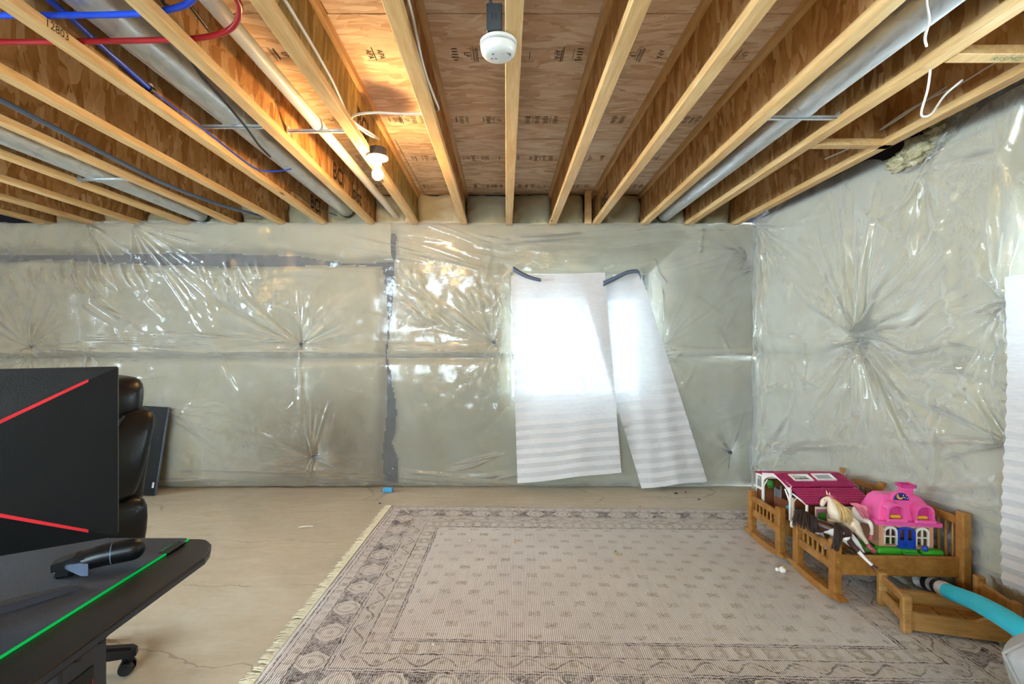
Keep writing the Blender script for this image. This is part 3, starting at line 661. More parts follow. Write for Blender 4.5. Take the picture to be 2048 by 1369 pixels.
# ------------------------------------------------------------------ lamps
def m_bulb():
    t = NT('lit_bulb'); nz = t.noise(t.coord(), 3, 1)
    em = t.n('ShaderNodeEmission', {'Color': (1.0, .60, .23, 1), 'Strength': (E(t, nz) * .02 * BULB + BULB).v}).outputs[0]
    MATS['bulb'] = t.done(em)
m_bulb()
plain('porcelain', '#f1ede4', .3, var=.02)
def lamp(loc, label):
    t = thing('bulb_holder', label, 'lamp', loc, group='bare bulbs on the joists')
    MB().lathe([(.0, .05), (.048, .05), (.05, .045), (.05, .008), (.046, .004), (.0, .004)], 8).build('junction_box', MATS['box_grey'], t)
    MB().lathe([(.004, .004), (.056, .004), (.059, -.001), (.056, -.008), (.036, -.012), (.024, -.02), (.022, -.042), (.004, -.043)], 28).build('lampholder', MATS['porcelain'], t, 35)
    for dx in (-.042, .042): MB().lathe([(.001, 0), (.004, 0), (.004, -.003), (.001, -.004)], 10, (dx, 0, -.0085)).build('screw', MATS['box_grey'], t)
    MB().lathe([(.004, -.043), (.0135, -.043), (.0135, -.056), (.004, -.056)], 16).build('bulb_neck', MATS['porcelain'], t, 40)
    MB().lathe([(.012, -.056), (.016, -.062), (.023, -.072), (.0285, -.084), (.030, -.095), (.0275, -.108), (.020, -.118), (.010, -.1235), (.001, -.125)], 24).build('bulb', MATS['bulb'], t, True)
    return t
lamp((-.70, 2.72, 2.30), 'lit bare bulb in a white porcelain holder on the green-tinted joist')
lamp((-3.42, .6, 2.342), 'second bare bulb over the left part of the basement, out of view')
lamp((.62, -.7, 2.342), 'third bare bulb behind the viewer')
# ------------------------------------------------------------------ smoke alarm
def alarm():
    t = thing('smoke_alarm', 'round white smoke alarm on the central joist', 'smoke alarm', (-.021, 1.685, 2.262))
    MB().lathe([(.002, .045), (.060, .045), (.063, .042), (.063, .032), (.058, .030)], 40).build('base_ring', MATS['detector_white'], t, 30)
    MB().lathe([(.002, .031), (.0565, .031), (.0565, .026), (.002, .026)], 40).build('vent_gap', MATS['box_grey'], t, 30)
    MB().lathe([(.002, .027), (.0605, .027), (.061, .022), (.057, .006), (.050, -.002), (.034, -.007), (.002, -.009)], 40).build('cover', MATS['detector_white'], t, True)
    for i in range(7):
        h = .012 * math.sin(math.pi * (i + .8) / 8) + .004
        MB().box((.012 + i * .0048, -.016 + i * .0006, -.0058 + i * .00035), (.002, h * 1.3, .004)).build('sounder_slot', MATS['ink'], t)
    MB().lathe([(.001, 0), (.004, 0), (.004, -.002), (.001, -.003)], 12, (-.018, -.02, -.0075)).build('test_light', MATS['tape_grey'], t)
    for dx in (-.022, -.008): MB().box((dx, .006, -.0089), (.007, .005, .001)).build('faint_mark', MATS['tape_grey'], t)
    o = thing('junction_box', 'grey metal junction box behind the smoke alarm', 'electrical box', (-.034, 1.685, 2.312))
    MB().box((0, 0, .05), (.052, .10, .092), .003).build('body', MATS['box_grey'], o)
    for dx in (-.006, .006): MB().box((dx, -.0505, .05), (.003, .003, .02)).build('slot', MATS['ink'], o)
    tag(MB().tube(smooth_path([(-.045, 1.65, 2.40), (-.047, 1.58, 2.415), (-.03, 1.48, 2.42), (.01, 1.40, 2.42)], 6), .0055, 8).build('alarm_cable', MATS['cable_grey'], None, True), 'short grey cable running into the smoke alarm box', 'cable')
alarm()
# ------------------------------------------------------------------ ducts and pipes
def duct(x, z, r, y0, y1, label, cuff):
    t = thing('round_duct', label, 'duct', (x, cuff, z), group='galvanised ducts')
    MB().tube([(0, y0 - cuff, 0), (0, cuff - .02 - cuff, 0)], r, 32).build('duct_section', MATS['galv'], t, 40)
    MB().tube([(0, -.03, 0), (0, y1 - cuff, 0)], r * .93, 32).build('duct_section', MATS['galv'], t, 40)
    b = MB(); b.tube([(0, -.06, 0), (0, -.05, 0), (0, -.045, 0), (0, -.02, 0), (0, -.015, 0)], lambda q: r * (1.02 + .03 * (.2 < q < .8)), 32).build('crimp_ring', MATS['galv'], t, 40)
    MB().box((0, (y0 + cuff) / 2 - cuff, 0), (.001, .001, .001))
    a = -.5 if x > 0 else -2.2
    MB().tube([(math.cos(a) * r, y0 - cuff, math.sin(a) * r), (math.cos(a) * r, -.03, math.sin(a) * r)], .005, 6).build('lock_seam', MATS['galv'], t, True)
    MB().tube([(0, y1 - cuff - .03, 0), (0, y1 - cuff, 0)], r * 1.0, 32).build('end_collar', MATS['box_grey'], t, 40)
    return t
duct(1.405, 2.405, .066, YR + .1, 4.36, 'shiny galvanised duct between joists on the right', 2.34)
duct(-1.392, 2.452, .070, YR + .1, 4.36, 'dull galvanised duct left of the white drain pipe', 2.56)
duct(-2.665, 2.395, .06, YR + .1, 4.36, 'galvanised duct low at the far left', 3.27)
def strap(x0, x1, Y, z, label):
    t = thing('duct_strap', label, 'bracket', ((x0 + x1) / 2, Y, z), group='metal straps under ducts'); w = x1 - x0
    MB().box((0, 0, 0), (w, .022, .002)).build('bar', MATS['galv'], t); MB().box((0, -.01, .006), (w, .002, .014)).build('lip', MATS['galv'], t)
    for s in (-1, 1): MB().box((s * w / 2, 0, .008), (.002, .03, .045)).build('tab', MATS['galv'], t)
strap(1.225, 1.575, 2.33, 2.335, 'metal strap under the shiny right hand duct'); strap(-1.545, -1.15, 2.52, 2.376, 'metal strap under the duct left of the white pipe')
strap(-1.115, -.775, 2.55, 2.366, 'metal strap under the white drain pipe'); strap(-2.76, -2.405, 3.2, 2.33, 'metal strap under the far left duct')
t = thing('drain_pipe', 'white plastic drain pipe running between joists left of bulb', 'pipe', (-.963, 2.53, 2.402))
MB().tube([(-.0, YR - 2.4, 0), (0, .0, 0)], .029, 24).build('pipe_section', MATS['pvc'], t, 40); MB().tube([(0, -.01, 0), (0, 1.92, 0)], .0275, 24).build('pipe_section', MATS['pvc'], t, 40)
MB().tube([(0, -.03, 0), (0, .03, 0)], .032, 24).build('coupling', MATS['pvc'], t, 40)
def cable(name, pts, r, mat, label, cat='cable', n=7, group=None):
    return tag(MB().tube(smooth_path(pts, n), r, 8).build(name, MATS[mat], None, True), label, cat, group)
cable('water_pipe', [(-2.1, 1.625, 2.358), (-1.75, 1.625, 2.358), (-1.3, 1.622, 2.358), (-1.1, 1.60, 2.358), (-.98, 1.55, 2.358), (-.9, 1.45, 2.357), (-.865, 1.2, 2.357), (-.86, .4, 2.357)], .010, 'pex_blue', 'thick blue water pipe crossing the joists at top left', 'pipe')
cable('water_pipe', [(-2.1, 1.77, 2.358), (-1.85, 1.77, 2.358), (-1.3, 1.76, 2.358), (-1.08, 1.745, 2.358), (-.95, 1.70, 2.358), (-.865, 1.61, 2.358), (-.835, 1.5, 2.358), (-.83, 1.2, 2.358), (-.83, .4, 2.358)], .010, 'pex_red', 'red water pipe curving across the joists at top left', 'pipe')
cable('water_pipe', [(-1.45, .6, 2.39), (-1.455, 1.2, 2.388), (-1.47, 1.60, 2.386), (-1.497, 1.84, 2.38), (-1.515, 2.12, 2.362)], .010, 'pex_blue', 'blue pipe lying along the joist stamped 12803', 'pipe')
cable('data_cable', [(-1.515, 2.11, 2.362), (-1.515, 2.5, 2.352), (-1.523, 2.9, 2.34), (-1.50, 3.05, 2.342), (-1.42, 3.07, 2.346), (-1.32, 3.05, 2.352)], .0045, 'pex_blue', 'thin blue cable continuing behind the blue pipe')
o = thing('pipe_clip', 'dark clip holding the blue pipe on the joist', 'clip', (-1.515, 2.11, 2.362)); MB().tube([(0, -.012, 0), (0, .012, 0)], .015, 14).build('band', MATS['black_plastic'], o, 40); MB().box((.0, 0, .018), (.012, .02, .014), .002).build('nail_block', MATS['cable_white'], o)
cable('cable_bundle', [(-2.17, .8, 2.345), (-2.20, 1.9, 2.345), (-2.23, 2.4, 2.345), (-2.26, 2.9, 2.342), (-2.27, 3.3, 2.34), (-2.22, 3.75, 2.345), (-2.1, 4.15, 2.355), (-2.02, 4.35, 2.36)], .013, 'cable_grey', 'grey blue cable bundle along the sixth joist left')
cable('thin_cable', [(-1.02, 1.2, 2.44), (-1.04, 1.5, 2.43), (-1.06, 1.62, 2.425), (-1.08, 1.80, 2.42)], .006, 'cable_black', 'short black cable beside the white drain pipe at top')
cable('thin_cable', [(-1.19, 1.75, 2.43), (-1.20, 1.92, 2.345), (-1.225, 2.15, 2.335), (-1.265, 2.4, 2.335), (-1.32, 2.65, 2.34), (-1.345, 2.83, 2.345)], .0055, 'cable_black', 'black cable dangling below the left duct')
cable('thin_cable', [(-1.50, 3.45, 2.345), (-1.51, 3.6, 2.36), (-1.50, 3.8, 2.35), (-1.45, 4.0, 2.345), (-1.43, 4.2, 2.36)], .004, 'cable_black', 'thin dark wire near the far end of the 12803 joist')
cable('white_cable', [(-.715, .5, 2.375), (-.705, 1.3, 2.372), (-.70, 1.6, 2.37), (-.71, 2.0, 2.362), (-.735, 2.3, 2.35), (-.725, 2.42, 2.352), (-.70, 2.6, 2.38), (-.69, 2.71, 2.394)], .006, 'cable_white', 'white cable along the green-tinted joist into the bulb box')
cable('white_cable', [(-.69, 2.70, 2.393), (-.71, 2.55, 2.36), (-.735, 2.38, 2.345), (-.70, 2.31, 2.345), (-.6, 2.30, 2.352), (-.45, 2.31, 2.35), (-.36, 2.31, 2.356)], .0055, 'cable_white', 'white cable crossing from the bulb box to next joist')
cable('white_cable', [(-.31, .5, 2.37), (-.31, 1.3, 2.37), (-.305, 1.6, 2.365), (-.315, 1.9, 2.352), (-.308, 2.15, 2.352), (-.305, 2.28, 2.36), (-.335, 2.31, 2.37)], .0055, 'cable_white', 'white cable along the first joist left of smoke alarm')
cable('white_cable', [P(1856, -30, 1.5), P(1853, 5, 1.55), P(1858, 40, 1.6), P(1850, 75, 1.66), P(1853, 92, 1.70)], .0045, 'cable_white', 'white cable hanging in front of the shiny duct')
cable('white_cable', [P(1861, 138, 1.85), P(1855, 180, 1.88), P(1843, 222, 1.90), P(1847, 233, 1.92), P(1865, 225, 1.96), P(1890, 190, 1.97), P(1925, 160, 1.95)], .0042, 'cable_white', 'white cable loop drooping below the right joists')
cable('white_cable', [P(1995, 118, 2.0), P(1930, 150, 2.15), P(1860, 196, 2.3), P(1810, 225, 2.42), P(1757, 262, 2.60)], .0045, 'cable_white', 'upper of two white cables slanting along the rightmost joist')
cable('white_cable', [P(1990, 126, 2.0), P(1920, 168, 2.15), P(1850, 203, 2.3), P(1800, 236, 2.44), P(1755, 265, 2.62)], .0035, 'cable_white', 'lower of two white cables slanting along the rightmost joist')
cable('white_cable', [P(1705, 294, 2.8), P(1680, 305, 2.9), P(1650, 318, 3.0)], .005, 'cable_white', 'short white cable end beyond the far blocking')
# ------------------------------------------------------------------ rug
def m_rug(a, b):
    t = NT('woven_rug'); tc = t.n('ShaderNodeTexCoord').outputs['Object']
    sx = t.n('ShaderNodeSeparateXYZ', {0: tc}); 
    wv = t.n('ShaderNodeTexNoise', {'Vector': tc, 'Scale': 34.0, 'Detail': 2}); wz = t.n('ShaderNodeSeparateColor', {0: wv.outputs['Color']})
    ux, vy = E(t, sx.outputs[0]), E(t, sx.outputs[1])
    u = ux + (E(t, wz.outputs[0]) - .5) * .020; v = vy + (E(t, wz.outputs[1]) - .5) * .020
    dx = a - u.abs(); dy = b - v.abs(); d = dx.min(dy); side = dx.lt(dy)
    s = v * side + u * (1.0 - side)
    def band(lo, hi): return d.gt(lo) * d.lt(hi)
    def line(p, w=.004): return ((d - p).abs()).lt(w)
    wear = E(t, t.noise(tc, 3.0, 5, .65)); fine = E(t, t.noise(tc, 95.0, 3, .7)); med = E(t, t.noise(tc, 22.0, 4, .7))
    keep = ((wear * .6 + fine * 1.0 + med * .7 - 1.02) * 3.2).clamp()          # worn pile lets the ground show
    ground = t.ramp((fine * .6 + wear * .5).v, [(.2, '#c6bab4'), (.5, '#dbd1cc'), (.8, '#ebe3df')])
    dark = line(.030) + line(.052, .003) + line(.105, .005) + line(.235, .005) + line(.25, .003) + line(.345, .004) + line(.432, .005) + line(.446, .004)
    # broad band: dark hourglass blocks alternating with ringed flowers
    p = (s / .20).frac() - .5; q = (d - .17) / .06
    blot = (p.abs() * 2.6 + 0.25).lt(q.abs() * .55 + .62) * q.abs().lt(.95) * band(.112, .228)
    p2 = (s / .20 + .5).frac() - .5; rr = ((p2 * p2 * 10.0) + q * q * .6).sqrt()
    rings = (((rr - .62).abs()).lt(.09) + rr.lt(.2)) * band(.112, .228)
    # vine band
    w1 = ((d - .297) - ((s * 36.0).sin() * .028)).abs().lt(.006) * band(.255, .342)
    dots = (((s / .087).frac() - .5).abs() * .5).lt(.09) * ((d - .297).abs().lt(.012))
    # block band
    p3 = (s / .115).frac() - .5; q3 = (d - .389) / .04
    blk = (p3.abs().lt(.33)) * q3.abs().lt(.85) * (((p3 * p3 * 9.0) + q3 * q3).sqrt().gt(.42)) * band(.35, .43)
    # small band
    p4 = (s / .07).frac() - .5; sm = p4.abs().lt(.22) * band(.064, .095)
    # field: staggered flowers
    fr = (v / .094).floor(); off = (fr * .5).frac(); fu = ((u / .15) + off).frac() - .5; fv = (v / .094).frac() - .5
    fx = fu * .15; fy = fv * .094; rad = ((fx * fx) + (fy * fy) * 1.6).sqrt()
    ax_, ay_ = fx.abs() - .018, fy.abs() - .011; bl = ((ax_ * ax_) + (ay_ * ay_)).sqrt()
    fl = (bl.lt(.011).max(rad.lt(.012)).max(fx.abs().lt(.004) * fy.abs().lt(.026))) * d.gt(.47)
    cen = (rad.lt(.006)) * d.gt(.47)
    olive = (fl * .75 + rings * .8 + blk * .75 + sm * .7 + dots * .6 + band(.255, .342) * .28 + band(.0, .45) * .14).clamp()
    c1 = t.mix((olive * (keep * .75 + .12)).clamp().v, ground, srgb('#8f7c5c'))
    dk = (dark + blot * .95 + w1 * .8 + cen * .5).clamp()
    c2 = t.mix((dk * (keep * .9 + .16)).clamp().v, c1, srgb('#43363a'))
    rib = ((ux * (2 * math.pi / .0088)).sin() * .5 + .5); knot = ((vy * (2 * math.pi / .006)).sin() * .5 + .5)
    c3 = t.mix(((1.0 - rib) * .42 + (1.0 - knot) * .08).v, c2, srgb('#847a70'))
    nm = t.bump((rib * .8 + knot * .25 + fine * .5).v, .5, .004)
    MATS['rug'] = t.done(t.bsdf(c3, .95, 0, nm, .1))
RA, RB = 1.515, 1.085
m_rug(RA, RB)
rc = Vector((.60, 2.72)); RUGROT = math.radians(-1.6)
rug = thing('area_rug', 'worn pale beige rug with dark patterned borders on concrete', 'rug', (rc.x, rc.y, 0), RUGROT)
U, Vv = np.meshgrid(np.linspace(-RA, RA, 120), np.linspace(-RB, RB, 90))
Zr = .009 + .0018 * fbm(U, Vv, 2.0, 4) - .006 * np.clip(1 - np.minimum(RA - np.abs(U), RB - np.abs(Vv)) / .01, 0, 1)
o = link('pile', grid_mesh('pile', np.stack([U, Vv, Zr], -1)), MATS['rug'], rug, True); md = o.modifiers.new('t', 'SOLIDIFY'); md.thickness = .006
plain('fringe', '#d6c9ab', .9, var=.12, vscale=40)
for sgn in (-1, 1):
    b = MB(); r4 = random.Random(3)
    for i in range(250):
        y = -RB + (i + r4.random() * .7) * 2 * RB / 250; L = r4.uniform(.035, .06); dy = r4.uniform(-.016, .016)
        b.tube([(sgn * (RA - .006), y, .006), (sgn * (RA + L * .5), y + dy * .4, .008), (sgn * (RA + L), y + dy, .003)], lambda q: .0042 * (1 - .5 * q), 4)
    o = b.build('fringe', MATS['fringe'], rug); o['kind'] = 'stuff'
# scraps on floor and rug
def scrap(px, py, mat, label, sx=.02, sy=.012, z=.013):
    Y = (H - z) * FPX / (py - VPY); p = P(px, py, Y); rz = random.uniform(0, 3)
    b = MB(); b.M = Matrix.Translation((p.x, p.y, p.z)) @ Matrix.Rotation(rz, 4, 'Z')
    V = [(-sx / 2, -sy / 2, 0), (0, -sy * .6, .003), (sx / 2, -sy * .3, 0), (sx * .4, sy / 2, .002), (-sx * .2, sy * .45, .004), (-sx / 2, sy * .2, .001)]
    b.add(V + [(x, y, z - .003) for x, y, z in V], [(0, 1, 2, 3, 4, 5), (11, 10, 9, 8, 7, 6)] + [(i, i + 6, (i + 1) % 6 + 6, (i + 1) % 6) for i in range(6)])
    tag(b.build('scrap', MATS[mat]), label, 'scrap', 'scraps lying about')
plain('scrap_teal', '#2f9a8c', .6); plain('scrap_yellow', '#d9a93a', .6); plain('scrap_white', '#ece8e0', .6); plain('scrap_purple', '#4b2a66', .6); plain('scrap_red', '#b8233c', .6); plain('scrap_dark', '#3b342c', .8)
scrap(1231, 1103, 'scrap_teal', 'tiny teal scrap on the middle of the rug'); scrap(1234, 1109, 'scrap_yellow', 'orange scrap touching the teal one on rug'); scrap(1030, 1085, 'scrap_yellow', 'small yellow scrap near the far rug border')
scrap(939, 1082, 'scrap_white', 'white speck left of the yellow scrap on rug', .016, .01); scrap(866, 1289, 'scrap_white', 'white speck by the near rug border', .014, .01)
scrap(760, 1007, 'scrap_purple', 'purple bead on concrete at the rug corner', .018, .014, .006); scrap(1371, 985, 'scrap_red', 'red bead on concrete behind the rug', .018, .016, .006)
scrap(1280, 1014, 'scrap_red', 'red crumb at the far rug edge', .014, .01, .01); scrap(1352, 987, 'scrap_dark', 'dark crumb on concrete left of red bead', .03, .02, .006); scrap(1398, 999, 'scrap_dark', 'dark crumb right of the red bead', .02, .014, .006)
scrap(612, 1054, 'scrap_white', 'pale paper sliver on the bare concrete left of rug', .10, .016, .005)
tag(MB().box((P(776, 979, 4.20).x, 4.20, .022), (.085, .03, .04), .008).build('blue_scrap', MATS['tape_blue']), 'small bright blue wad at the wall foot below dark seam', 'scrap')
# ------------------------------------------------------------------ desk
DZ = .75
def m_desk():
    t = NT('desk_laminate'); nz = t.noise(t.coord((60, 60, 60)), 3, 4); MATS['desk'] = t.done(t.bsdf(t.ramp(nz, [(.3, '#141315'), (.7, '#201e1f')]), .42, 0, t.bump(nz, .1, .002), .5))
m_desk()
plain('desk_edge', '#2b2d36', .4); plain('mat_cloth', '#2a2d37', .85, var=.15, bump=.3, bscale=500)
t_ = NT('stitch_glow'); MATS['green'] = t_.done(t_.n('ShaderNodeEmission', {'Color': t_.ramp(t_.noise(t_.coord(), 4, 1), [(.3, (.0, .62, .09, 1)), (.7, (.01, .75, .13, 1))]), 'Strength': .55}).outputs[0])  # green stitched edge is no lamp; the glow is put into its material
dk = thing('gaming_desk', 'black desk with rounded corner at lower left', 'desk', (-1.4, 1.0, 0)); ox, oy = -1.4, 1.0
XE, XW, YN, YF = -.738, -2.06, .66, 1.328
poly = [(XW, YN + .05), (XW + .05, YN), (XE - .05, YN), (XE, YN + .05), (XE, YF - .115), (XE - .012, YF - .075), (XE - .035, YF - .03), (XE - .06, YF - .006), (XE - .08, YF), (XW + .05, YF), (XW, YF - .05)]
def slab(poly, z0, z1, name, mat, parent, inset=.003):
    b = MB(); n = len(poly); cx = sum(p[0] for p in poly) / n; cy = sum(p[1] for p in poly) / n
    sh = lambda p, k: (p[0] + (cx - p[0]) * k - ox, p[1] + (cy - p[1]) * k - oy)
    rings = [[sh(p, .006) + (z0,) for p in poly], [sh(p, 0) + (z0 + inset,) for p in poly], [sh(p, 0) + (z1 - inset,) for p in poly], [sh(p, .006) + (z1,) for p in poly]]
    return b.loft(rings).build(name, mat, parent)
slab(poly, DZ - .018, DZ, 'top', MATS['desk'], dk)
b = MB(); n = len(poly)
b.loft([[(p[0] - ox + (.0012 if p[0] > ox else -.0012), p[1] - oy, z) for p in poly] for z in (DZ - .016, DZ - .0035)], False).build('edge_band', MATS['desk_edge'], dk)
# steel side bracket under the right edge
b = MB(); b.M = Matrix.Translation((XE - .03 - ox, -oy, 0)) @ Matrix.Rotation(math.pi / 2, 4, 'Z')
b.prism([(.70, DZ - .018), (.70, DZ - .036), (.83, DZ - .040), (.94, DZ - .038), (1.0, DZ - .030), (1.045, DZ - .018)], -.004, .004); b.build('side_bracket', MATS['dark_metal'], dk)
for Y in (.868, .922):
    MB().tube([(XE - .026 - ox, Y - oy, DZ - .028), (XE - .012 - ox, Y - oy, DZ - .028)], .006, 12).build('bolt', MATS['dark_metal'], dk)
for Y0 in (XW + .06, XE - .075):
    sg = 1
    MB().box((Y0 - ox, .93 - oy, .36), (.045, .105, .70), .004).build('leg', MATS['desk_edge'], dk)
    MB().box((Y0 - ox, .99 - oy, .02), (.06, .60, .04), .008).build('foot', MATS['black_matt'], dk)
x = XE - .0745 + .0235 - ox
lg = MB(); lg.box((x, .915 - oy, .48), (.002, .062, .36)).build('stripe_panel', MATS['black_plastic'], dk)
for y, w, m in ((.905, .014, 'white_print'), (.921, .004, 'red_print'), (.928, .007, 'red_print'), (.9425, .002, 'red_print'), (.8865, .002, 'red_print')):
    MB().box((x + .0016, y - oy, .47), (.001, w, .33)).build('stripe', MATS[m], dk)
MB().box((0, .80 - oy, .55), (1.15, .02, .10), .004).build('rear_beam', MATS['black_matt'], dk)
mt = thing('desk_mat', 'dark cloth desk mat with green stitched edge, glow added', 'desk mat', (-1.4, 1.0, DZ))
b = MB(); PX0, PX1, PY0, PY1 = -1.95, -.842, .70, 1.322
q = [(PX0 - ox, PY0 - oy), (PX1 - .02 - ox, PY0 - oy), (PX1 - ox, PY0 + .02 - oy), (PX1 - ox, PY1 - .012 - oy), (PX1 - .012 - ox, PY1 - oy), (PX0 - ox, PY1 - oy)]
b.loft([[p + (z,) for p in q] for z in (.0005, .0045)]).build('cloth', MATS['mat_cloth'], mt)
MB().tube([(PX1 - ox, PY0 - oy, .003), (PX1 - ox, 1.225 - oy, .003)], .0026, 8).build('stitched_edge', MATS['green'], mt); MB().tube([(PX1 - ox, 1.295 - oy, .003), (PX1 - .002 - ox, 1.316 - oy, .003)], .0026, 8).build('stitched_edge', MATS['green'], mt)
MB().box((PX1 - .006 - ox, 1.26 - oy, .0045), (.026, .07, .004), .001).build('control_pod', MATS['black_plastic'], mt)
b = MB()
for i in range(8): b.box((PX1 - .018 - ox, 1.238 + i * .006 - oy, .0066), (.005 if i % 3 else .008, .003, .0006))
b.build('faint_marks', MATS['ink_green'], mt, fix=False)
# ------------------------------------------------------------------ monitor, seen from behind
mo = thing('monitor', 'black monitor seen from behind with red stripes', 'monitor', (-.822, 1.05, 0), 0)
mo.rotation_euler = (0, 0, math.atan2(-.099, -.152))      # local +x runs from the right edge to the left edge
W, Z0, Z1 = .615, .872, 1.2285
# local +y points to the camera side
B = .016; ap = [(.30, 1.10), (.30, .99)]
vs = [(0, B, Z0), (W, B, Z0), (W, B, Z1), (0, B, Z1), (.275, .058, 1.072), (.345, .058, 1.072), (.345, .058, 1.008), (.275, .058, 1.008)]
fs = [(3, 4, 5, 2), (0, 7, 4, 3), (4, 7, 6, 5), (5, 6, 1, 2), (0, 1, 6, 7)]
b = MB(); b.add(vs, fs); b.build('back_shell', MATS['black_matt'], mo)
MB().box((W / 2, .004, (Z0 + Z1) / 2), (W, .023, Z1 - Z0), .004).build('bezel', MATS['black_plastic'], mo)
MB().box((W / 2, -.0085, (Z0 + Z1) / 2 + .004), (W - .02, .002, Z1 - Z0 - .03)).build('screen', MATS['black_plastic'], mo)
def stripe(a, c, w):
    a, c = Vector(a), Vector(c); b = MB(); n = Vector((0, 0, w / 2)); off = Vector((0, .0015, 0)); dn = Vector((0, -.004, 0))
    V = [a - n + off, c - n * 1.4 + off, c + n * 1.4 + off, a + n + off]; b.add([tuple(p) for p in V] + [tuple(p + dn) for p in V], [(0, 1, 2, 3), (7, 6, 5, 4), (0, 4, 5, 1), (1, 5, 6, 2), (2, 6, 7, 3), (3, 7, 4, 0)]).build('red_stripe', MATS['red_print'], mo)
for a_, c_ in ((3, 4), (0, 7), (2, 5), (1, 6)):
    p_, q_ = Vector(vs[a_]), Vector(vs[c_]); stripe(p_.lerp(q_, .17), q_, .006)
b = MB(); b.box((.31, .045, .93), (.06, .03, .33), .006).build('stand_column', MATS['black_matt'], mo)
for ang, L in ((-2.83, .25), (-.31, .25)):
    b = MB(); b.M = Matrix.Translation((.31, .03, DZ + .0055)) @ Matrix.Rotation(ang, 4, 'Z')
    b.loft([[(x, y, z) for y, z in ((-w, 0), (w, 0), (w * .8, h), (-w * .8, h))] for x, w, h in ((-.02, .024, .02), (L * .5, .017, .016), (L, .009, .010))]).build('stand_foot', MATS['desk_edge'], mo)
# ------------------------------------------------------------------ hand-held controller on the mat
ct = thing('game_controller', 'black hand held controller with grey trigger on the mat', 'controller', (-.885, 1.165, DZ + .0045), math.atan2(-.07, -.135))
MB().tube(smooth_path([(-.005, 0, .035), (.05, 0, .032), (.085, .0, .026)], 5), lambda q: (.025, .025, .0245, .024, .023, .022)[min(5, int(q * 6))], 20, True).build('grip', MATS['black_plastic'], ct, 40)
b = MB(); b.M = Matrix.Translation((-.005, 0, .035)); b.lathe([(.001, -.024)] + [(.025 * math.sin(a), -.025 * math.cos(a)) for a in np.linspace(.2, 2.9, 12)] + [(.001, .025)], 20); b.build('rounded_end', MATS['black_plastic'], ct, True)
MB().tube([(.032, 0, .033), (.034, 0, .033)], .0255, 20).build('seam_ring', MATS['cable_grey'], ct)
MB().loft([[(x, y, z) for y, z in ((-.02, z0), (.02, z0), (.02, z1), (-.02, z1))] for x, z0, z1 in ((.08, .008, .04), (.10, .012, .044), (.12, .016, .038), (.138, .018, .034))]).build('handle', MATS['black_plastic'], ct)
MB().loft([[(x, y + .012, z) for y, z in ((.0, z0), (.014, z0), (.014, z1), (.0, z1))] for x, z0, z1 in ((.072, -.001, .026), (.085, .002, .03), (.105, .018, .031), (.112, .024, .030))]).build('trigger', MATS['cable_grey'], ct)
MB().box((.12, 0, .009), (.03, .034, .018), .004).build('rest', MATS['black_plastic'], ct)
# ------------------------------------------------------------------ chair
ch = thing('office_chair', 'black leather office chair behind the monitor', 'chair', (-1.729, 1.807, 0), math.atan2(-.8, -.6))   # local +x = the way it faces
def cushion(c, d, r, name, rot=None, mat='leather', parent=None):
    o = MB().box(c, d, r, rot, 5).build(name, MATS[mat], parent or ch, 60); return o
from mathutils import Euler
def backloft(name, secs, mat='leather'):
    """sections: z, x front, x rear, y0, y1 with rounded corners"""
    rings = []
    for z, xf, xr, y0, y1 in secs:
        ring = []; cx, cy, hx, hy = (xf + xr) / 2, (y0 + y1) / 2, (xf - xr) / 2, (y1 - y0) / 2
        for j in range(24):
            a = 2 * math.pi * j / 24; ca, sa = math.cos(a), math.sin(a); p = .55
            ring.append((cx + hx * math.copysign(abs(ca) ** p, ca), cy + hy * math.copysign(abs(sa) ** p, sa), z))
        rings.append(ring)
    o = MB().loft(rings).build(name, MATS[mat], ch, True); md = o.modifiers.new('s', 'SUBSURF'); md.levels = 1; md.render_levels = 1; return o
cushion((-.02, 0, .475), (.50, .50, .10), .045, 'seat')
backloft('backrest', [(.46, -.19, -.27, -.20, .20), (.49, -.16, -.29, -.235, .235), (.62, -.13, -.285, -.255, .255), (.75, -.16, -.29, -.265, .265), (.88, -.19, -.315, -.255, .255), (1.0, -.205, -.325, -.23, .23), (1.03, -.23, -.31, -.20, .20)])
backloft('headrest', [(.955, -.17, -.27, -.20, .20), (.975, -.125, -.285, -.225, .225), (1.04, -.115, -.30, -.235, .235), (1.10, -.125, -.305, -.225, .225), (1.135, -.15, -.30, -.20, .20), (1.148, -.19, -.27, -.15, .15)])
for s in (-1, 1):
    backloft('side_bolster', [(.70, -.13, -.22, s * .27 - .02, s * .27 + .02), (.74, -.07, -.24, s * .27 - .045, s * .27 + .045), (.82, -.08, -.26, s * .27 - .05, s * .27 + .05), (.93, -.13, -.29, s * .255 - .045, s * .255 + .045), (1.0, -.19, -.31, s * .235 - .035, s * .235 + .035), (1.025, -.22, -.29, s * .225 - .015, s * .225 + .015)])
    backloft('hip_bolster', [(.44, -.13, -.22, s * .25 - .02, s * .25 + .02), (.48, -.06, -.26, s * .25 - .05, s * .25 + .05), (.58, -.07, -.27, s * .26 - .055, s * .26 + .055), (.68, -.11, -.275, s * .262 - .05, s * .262 + .05), (.71, -.15, -.25, s * .262 - .02, s * .262 + .02)])
    MB().tube(smooth_path([(-.06, s * .315, .71), (-.085, s * .318, .80), (-.14, s * .30, .92), (-.20, s * .27, 1.01)], 5), .004, 6).build('piping', MATS['cable_black'], ch, True)
    MB().tube(smooth_path([(-.15, s * .30, .44), (-.15, s * .34, .56), (.05, s * .34, .60), (.14, s * .32, .50), (.12, s * .25, .44)], 5), .016, 10).build('arm_frame', MATS['black_plastic'], ch, True)
    cushion((-.02, s * .335, .625), (.26, .07, .04), .018, 'arm_pad')
